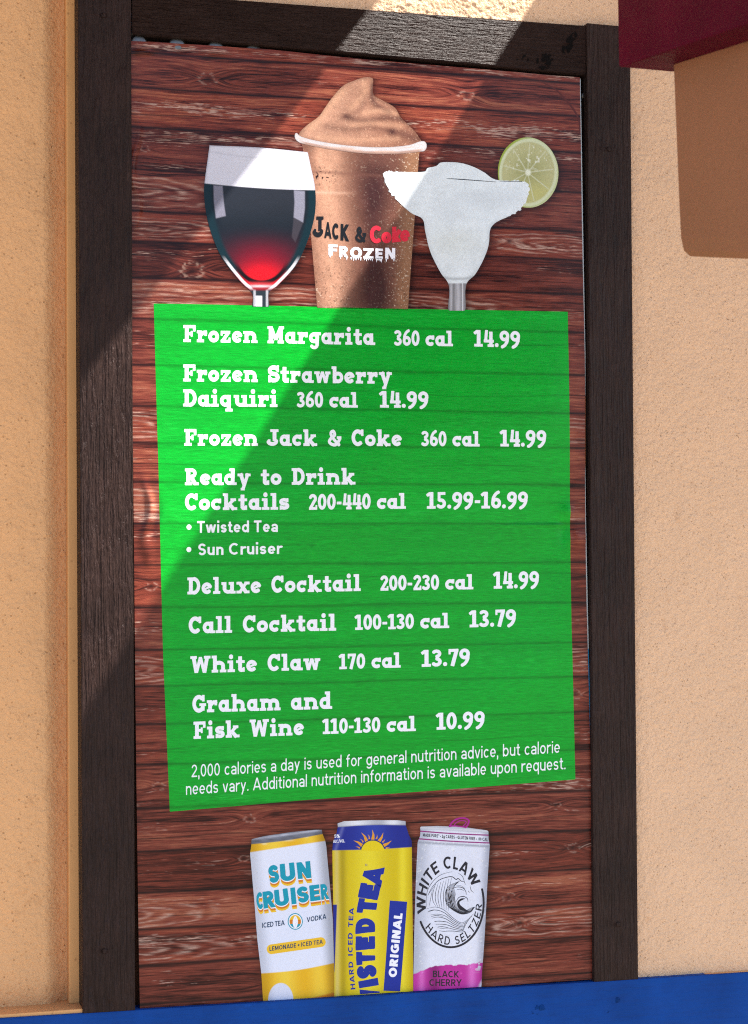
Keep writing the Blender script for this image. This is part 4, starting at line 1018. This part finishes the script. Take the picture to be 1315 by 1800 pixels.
def paint_can2(x, y):
    X = (x-575)*5.144; Y = (y-1430)*5.144; u = np.clip((X-60)/712, 0, 1)
    yel = mix((.60, .46, .008), (.76, .64, .03), .9*G(u, u*0, .45, 0, .18, 1)+.9*G(u, u*0, .88, 0, .05, 1))
    yel = mix(yel, (.34, .25, .01), .75*G(u, u*0, .12, 0, .045, 1)); yel = mix(yel, (.60, .50, .20), .6*G(u, u*0, .045, 0, .03, 1)); yel = mix(yel, (.45, .34, .01), .8*sm(.95, 1, u))
    blu = mix((.012, .022, .24), (.03, .06, .40), .7*G(u, u*0, .5, 0, .2, 1)); blu = mix(blu, (.14, .16, .42), .6*np.exp(-((X-(150-(Y-120)*.32))/16)**2)); blu = mix(blu, (.008, .012, .13), .8*sm(.93, 1, u))
    bl = sm(5, -5, Y-(336-(X-55)*.043+6*np.sin((X-55)/710*3.14)))
    c = mix(yel, blu, bl)
    rr = np.hypot((X-418)/104, (Y-345)/98)
    c = mix(c, (.01, .02, .10), sm(1.10, 1.05, rr)*bl); c = mix(c, (.72, .56, .012), sm(1.02, .97, rr)*sm(345, 335, Y))
    edge = 126-(X-100)*.03-10*np.sin((X-100)/610*3.14)
    lid = mix((.35, .37, .43), (.70, .72, .78), np.clip(G(u, u*0, .3, 0, .18, 1)+G(u, u*0, .75, 0, .1, 1), 0, 1)); lid = lid*(.65+.35*sm(0, 14, edge-Y))[:, None]
    c = mix(c, lid, sm(4, -4, Y-edge))
    c = mix(c, blu, sm(-4, 4, Y-826)*sm(1445, 1420, Y)*sm(4, -4, X-(93-(Y-826)*.045)))
    return c
def mag_edge(X): return np.interp(X, [30, 60, 100, 170, 230, 300, 330, 400, 460, 520, 560, 600, 640, 670], [1455, 1440, 1425, 1395, 1376, 1372, 1366, 1370, 1366, 1366, 1358, 1350, 1338, 1330])
def paint_can3(x, y):
    X = (x-720)*5.144; Y = (y-1430)*5.144
    xl = np.interp(Y, [120, 262, 640, 1150, 1450], [98, 75, 58, 40, 34]); xr = np.interp(Y, [160, 285, 640, 1120, 1400], [713, 724, 700, 672, 655]); u = np.clip((X-xl)/(xr-xl), 0, 1)
    c = mix((.40, .43, .52), (.68, .71, .82), sm(0, .26, u)); c = mix(c, (.33, .35, .43), .9*sm(.86, 1, u)); c = mix(c, (.70, .72, .80), .5*G(u, u*0, .80, 0, .05, 1))
    c = c*(.95+.1*fbm(x/6, y/6, 73, 2))[:, None]
    k = (X-100)*.058
    c = mix(c, (.28, .30, .36), .8*np.exp(-((Y-(262+k))/12)**2)); c = mix(c, (.35, .36, .42), .7*sm(152, 130, Y-k)); c = mix(c, (.62, .64, .7), .8*np.exp(-((Y-(128+k*.9))/8)**2))
    for yy in (160, 230): c = mix(c, (.26, .02, .17), sm(7.5, 4.0, np.abs(Y-(yy+k*1.0-8*np.sin(u*3.14)*-.6))))
    mg = mix((.46, .03, .30), (.64, .14, .50), G(u, u*0, .85, 0, .06, 1)+.8*G(u, u*0, .12, 0, .05, 1)); mg = mix(mg, (.20, .01, .13), .8*G(u, u*0, .30, 0, .09, 1)); mg = mix(mg, (.25, .02, .17), .8*sm(.94, 1, u))
    en = mag_edge(X)+9*(noise(X/14, X*0, 75)-.5)
    brush = sm(.60, .72, noise(X/26, Y/12, 76))*sm(560, 610, X)*sm(1450, 1380, Y)
    c = mix(c, mg, sm(-4, 4, Y-en)*(1-brush)); c = mix(c, (.62, .64, .74), .9*sm(1500, 1560, Y+(X-640)*1.5)*sm(600, 640, X))
    c = drops(x, y, c, 8, 34, (735, 1480, 858, 1500)); c = drops(x, y, c, 9, 36, (728, 1640, 850, 1760), .45); c = drops(x, y, c, 10, 26, (728, 1500, 742, 1700)); c = drops(x, y, c, 11, 26, (843, 1500, 860, 1690))
    return c
can1 = picture('drink_can_picture', CAN1, .55, paint_can1, 1)
can2 = picture('drink_can_picture', CAN2, .55, paint_can2, 3)
can3 = picture('drink_can_picture', CAN3, .55, paint_can3, 3)
def kk(ox): return lambda *q: [(ox+a/5.144, 1430+b/5.144) for a, b in q]
k1, k2, k3 = kk(430), kk(575), kk(720)
bot = lambda x: np.interp(x, [420, 640, 900, 1043], [1762, 1747, 1730, 1720])
# white and yellow can
sun_q = (('S', (228, 636), (322, 622), (306, 462), (214, 476)), ('U', (332, 622), (470, 603), (452, 446), (322, 462)), ('N', (490, 597), (610, 585), (598, 432), (474, 448)))
cru_q = (('C', (118, 873), (178, 862), (166, 708), (104, 722)), ('R', (178, 864), (284, 848), (262, 698), (166, 712)), ('U', (282, 846), (412, 828), (392, 680), (270, 698)), ('I', (430, 824), (474, 818), (460, 672), (418, 678)), ('S', (488, 816), (590, 800), (576, 656), (474, 672)), ('E', (600, 797), (690, 786), (676, 644), (590, 656)), ('R', (700, 784), (768, 774), (748, 638), (690, 644)))
for dy, m_, ly in ((44, M_YELLOW, 2), (26, M_ORANGE, 3), (9, M_WHITE, 4), (0, M_TEAL, 5)):
    t = Text()
    for ch, a, b, c_, d in sun_q+cru_q:
        t.quad(ch, k1(*[(p_[0]+dy*.12, p_[1]+dy) for p_ in (a, b, c_, d)]), sans, .255 if ch != 'I' else .99)
    t.build('can_lettering', m_, can1, ly)
t = Text().line('ICED TEA', k1((162, 1037))[0], k1((364, 1011))[0], 8.8, sans, .17, .12, .22)
t.build('can_lettering', M_NAVY, can1, 5); t = Text()
t.line('VODKA', k1((566, 985))[0], k1((740, 953))[0], 8.6, sans, .17, .14)
t.build('can_lettering', M_NAVY, can1, 5)
ring_ = lambda r0, n=40: k1(*[(461+r0*math.cos(a), 978+r0*1.1*math.sin(a)) for a in np.linspace(0, 2*math.pi, n)])
Text().shape(ring_(68)[:-1], .3).build('can_emblem', M_TEAL, can1, 2)
Text().shape(ring_(60)[:-1], .3).build('can_emblem', M_WHITE, can1, 3)
def capseg(lo, hi, r0=52):
    a = [(461+r0*math.cos(q), 978+r0*1.1*math.sin(q)) for q in np.linspace(0, 2*math.pi, 60)]
    return k1(*[(x, min(max(y, lo), hi)) for x, y in a])
Text().shape(capseg(900, 962), .3).build('can_emblem', M_YELLOW, can1, 4)
Text().shape(capseg(962, 1000), .3).build('can_emblem', M_ORANGE, can1, 4)
Text().shape(capseg(1000, 1060), .3).build('can_emblem', M_TEAL, can1, 4)
Text().shape(catmull(k1((461, 928), (484, 965), (480, 1010), (461, 1042), (440, 1010), (440, 965)), 6), .3).strokes([(k1((462, 935), (470, 985), (452, 1040)), -.6)], .6).build('can_emblem', M_WHITE, can1, 5)
p0, p1 = np.array((245, 1228)), np.array((690, 1163))
pill = []
for a in np.linspace(90, 270, 12): pill.append((p0[0]+44*math.cos(math.radians(a)), p0[1]-44*math.sin(math.radians(a))))
for a in np.linspace(270, 450, 12): pill.append((p1[0]+44*math.cos(math.radians(a)), p1[1]-44*math.sin(math.radians(a))))
Text().shape(k1(*pill), .3).build('can_badge', M_YELLOW, can1, 2)
Text().line('LEMONADE + ICED TEA', k1((226, 1244))[0], k1((706, 1178))[0], 7.6, sans, .18, .14, .26).build('can_lettering', M_NAVY, can1, 3)
# yellow and blue can
t = Text()
for k in range(13):
    a = math.radians(180-k*15); L = 88 if k % 2 == 0 else 42
    if k in (0, 12): L = 60
    r0 = 112 if k % 2 == 0 else 122; bx, by = 418, 345
    ca, sa = math.cos(a), math.sin(a); hw = 15 if k % 2 == 0 else 7
    tip = (bx+(r0+L)*ca-6*sa, by-(r0+L)*sa-6*ca*0); b0 = (bx+r0*ca-hw*sa, by-r0*sa*.96-hw*ca); b1 = (bx+r0*ca+hw*sa, by-r0*sa*.96+hw*ca)
    m0 = (bx+(r0+L*.5)*ca-hw*.5*sa+4*sa, by-(r0+L*.5)*sa-hw*.5*ca+4*ca); m1 = (bx+(r0+L*.45)*ca+hw*.95*sa, by-(r0+L*.45)*sa+hw*.95*ca)
    t.shape(k2(*[(x, min(y, 326)) for x, y in (b0, m0, tip, m1, b1)]), .25)
t.build('can_emblem', M_GOLD, can2, 4)
t = Text()
for ch, q in (('A', ((492, 660), (524, 500), (350, 486), (312, 600))), ('E', ((458, 785), (492, 650), (308, 630), (282, 758))), ('T', ((441, 905), (462, 780), (292, 766), (268, 895))), ('D', ((434, 1070), (436, 950), (262, 946), (257, 1090))), ('E', ((433, 1222), (435, 1112), (259, 1114), (258, 1238))), ('T', ((434, 1350), (434, 1260), (262, 1250), (265, 1372))), ('S', ((452, 1478), (442, 1366), (264, 1374), (272, 1500))), ('I', ((466, 1552), (456, 1484), (282, 1518), (292, 1580))), ('W', ((492, 1790), (472, 1576), (294, 1602), (316, 1830)))):
    t.quad(ch, k2(*q), sans, {'I': .99, 'W': .26, 'S': .30, 'A': .30}.get(ch, .32))
t.strokes([(k2(*[(358+9*math.cos(a), 467+9*math.sin(a)) for a in np.linspace(0, 6.28, 12)]), -1)], .6, .25)
t.clip_below(bot); t.build('can_lettering', M_BLUE, can2, 4)
t = Text(); p_ = k2((256, 1588), (236, 1380), (231, 1200), (234, 1030), (245, 858)); cur = catmull(p_, 10, False)
def along(txt, cur, cap, w, track, space, mat, layer):
    L = np.concatenate([[0], np.cumsum(np.hypot(*np.diff(cur, axis=0).T))]); adv = []; x = 0
    for ch in txt:
        if ch == ' ': x += space; continue
        g_ = glyph(sans, ch, w); adv.append((x, g_)); x += g_[0]+track
    tot = x-track; t = Text()
    for ox, g_ in adv:
        def fn(X, Y):
            s_ = np.clip((X+ox)/tot, 0, 1)*L[-1]; cx = np.interp(s_, L, cur[:, 0]); cy = np.interp(s_, L, cur[:, 1])
            dx = np.interp(s_+.5, L, cur[:, 0])-np.interp(s_-.5, L, cur[:, 0]); dy = np.interp(s_+.5, L, cur[:, 1])-np.interp(s_-.5, L, cur[:, 1]); n = np.hypot(dx, dy)+1e-9
            return cx+Y*cap*dy/n, cy-Y*cap*dx/n
        t.put(g_, fn)
    return t.build('can_lettering', mat, can2, layer)
along('HARD ICED TEA', cur, 8.2, .20, .20, .55, M_BLUE, 4)
Text().shape(k2((570, 788), (726, 799), (660, 1608), (510, 1602)), .4).build('can_badge', M_BLUE, can2, 4)
along('ORIGINAL', np.array(k2((628, 1482), (652, 1200), (685, 905))), 14.6, .26, .12, .4, M_WHITE, 5)
t = Text().line('5%', k2((72, 224))[0], k2((120, 222))[0], 6, sans, .16, .1); t.build('can_lettering', M_WHITE, can2, 4); t = Text().line('ALC./VOL.', k2((62, 268))[0], k2((168, 264))[0], 5.4, sans, .2, .12)
t.build('can_lettering', M_WHITE, can2, 4)
# white and magenta can
ctr = k3((368, 802))[0]; SXc = .735
t = Text().arc('WHITE CLAW', ctr, 302/5.144, SXc, 195, 27, 112/5.144, .185, .17, .42)
t.arc('HARD SELTZER', ctr, 386/5.144, SXc, 217, 358, 76/5.144, .155, .22, .5, inside=True)
t.strokes([(np.array([(ctr[0]+SXc*405/5.144*math.cos(a), ctr[1]-405/5.144*math.sin(a)) for a in np.radians(np.linspace(206, 377, 60))]), -1)], 3.6, .3)
t.build('can_lettering', M_CHAR, can3, 4)
ln = lambda *q: catmull(k3(*q), 6, False)
W = []
W += [(ln((152, 845), (158, 720), (205, 625), (285, 555), (388, 526)), .8), (ln((440, 538), (478, 570), (500, 632)), .8)]
W += [(ln((168, 740), (205, 668), (262, 608), (325, 580), (384, 572), (420, 596), (440, 588), (468, 612), (490, 614), (504, 640)), 1.3)]
W += [(ln((208, 690), (178, 840)), .7), (ln((172, 735), (182, 715), (240, 640)), .7)]
for k in range(7):
    a = k/6
    W.append((ln((236+24*k, 640-10*k), (212+26*k-12*a, 720), (212+24*k, 790), (240+18*k, 842+6*k)), .85))
for k in range(7):
    a = k/6
    W.append((ln((452-6*k, 612+5*k), (352+5*k, 660+8*k), (322+9*k, 740+6*k), (338+10*k, 820), (392+8*k, 872-2*k), (470+4*k, 908-5*k), (548, 890-6*k), (584, 842)), 1.15-.45*a))
for k in range(8): W.append((ln((402+2*k, 672+8*k), (372+5*k, 720+6*k), (362+7*k, 790), (384+7*k, 850)), .8))
W += [(ln((385, 680), (430, 664), (480, 672), (505, 700), (512, 732)), 1.2), (ln((420, 652), (470, 655), (500, 680)), .6), (ln((425, 690), (462, 684), (492, 700)), .8)]
for k in range(7): W.append((ln((500-6*k, 768+3*k), (462-3*k, 772+5*k), (432+4*k, 806+4*k), (446+7*k, 856), (500+4*k, 880)), 1.35))
W += [(ln((420, 795), (446, 758), (488, 750), (520, 768), (526, 796)), 1.3), (ln((436, 800), (452, 830), (480, 868), (540, 884), (584, 848)), 1.5)]
for k in range(8):
    W.append((ln((156+16*k, 862+28*k), (230+10*k, 846+32*k-6*(k % 2)), (310+6*k, 872+27*k), (400, 950+16*k), (480, 985+12*k), (575-16*k, 905+20*k)), 1.0 if k % 2 else .8))
for k in range(4): W.append((ln((166+30*k, 886+46*k), (215+26*k, 872+50*k), (280+22*k, 880+50*k)), .9))
W += [(ln((546, 650), (554, 692), (576, 714)), .8), (ln((528, 698), (540, 714)), .8)]
Text().strokes(W, 1.05, .22).build('can_emblem', M_CHAR, can3, 4)
t = Text().line('MADE PURE* \u2022 2g CARBS \u2022 GLUTEN FREE \u2022 100 CAL', k3((122, 208))[0], k3((706, 250))[0], 5.6, sans, .2, .14, .3)
t.build('can_lettering', M_CHAR, can3, 4)
t = Text().line('BLACK', k3((210, 1478))[0], k3((444, 1482))[0], 11.4, sans, .17, .12); t.build('can_lettering', M_CHAR, can3, 4); t = Text().line('CHERRY', k3((178, 1558))[0], k3((468, 1560))[0], 12, sans, .17, .12)
t.build('can_lettering', M_CHAR, can3, 4)
tab = [(ln((362, 116), (392, 72), (440, 46), (496, 42), (534, 62), (528, 98), (508, 126)), -1.0), (ln((400, 116), (416, 88), (456, 66), (496, 66), (512, 82), (486, 112)), -.6), (ln((362, 118), (400, 112), (460, 118), (512, 126)), -.8)]
Text().strokes(tab, 3.0, .3).build('can_tab', M_MAG, can3, 4)

# a brown crease curling round the top right corner of the print, and the stain beside it
M_STAIN = ink('brown_stain', (.09, .018, .014))
Text().strokes([(catmull([(948, 142), (975, 155), (996, 176), (1012, 198), (1018, 214), (1019, 235)], 8, False), 1.0)], 3.2, .5).build('crease', M_STAIN, poster, 1)
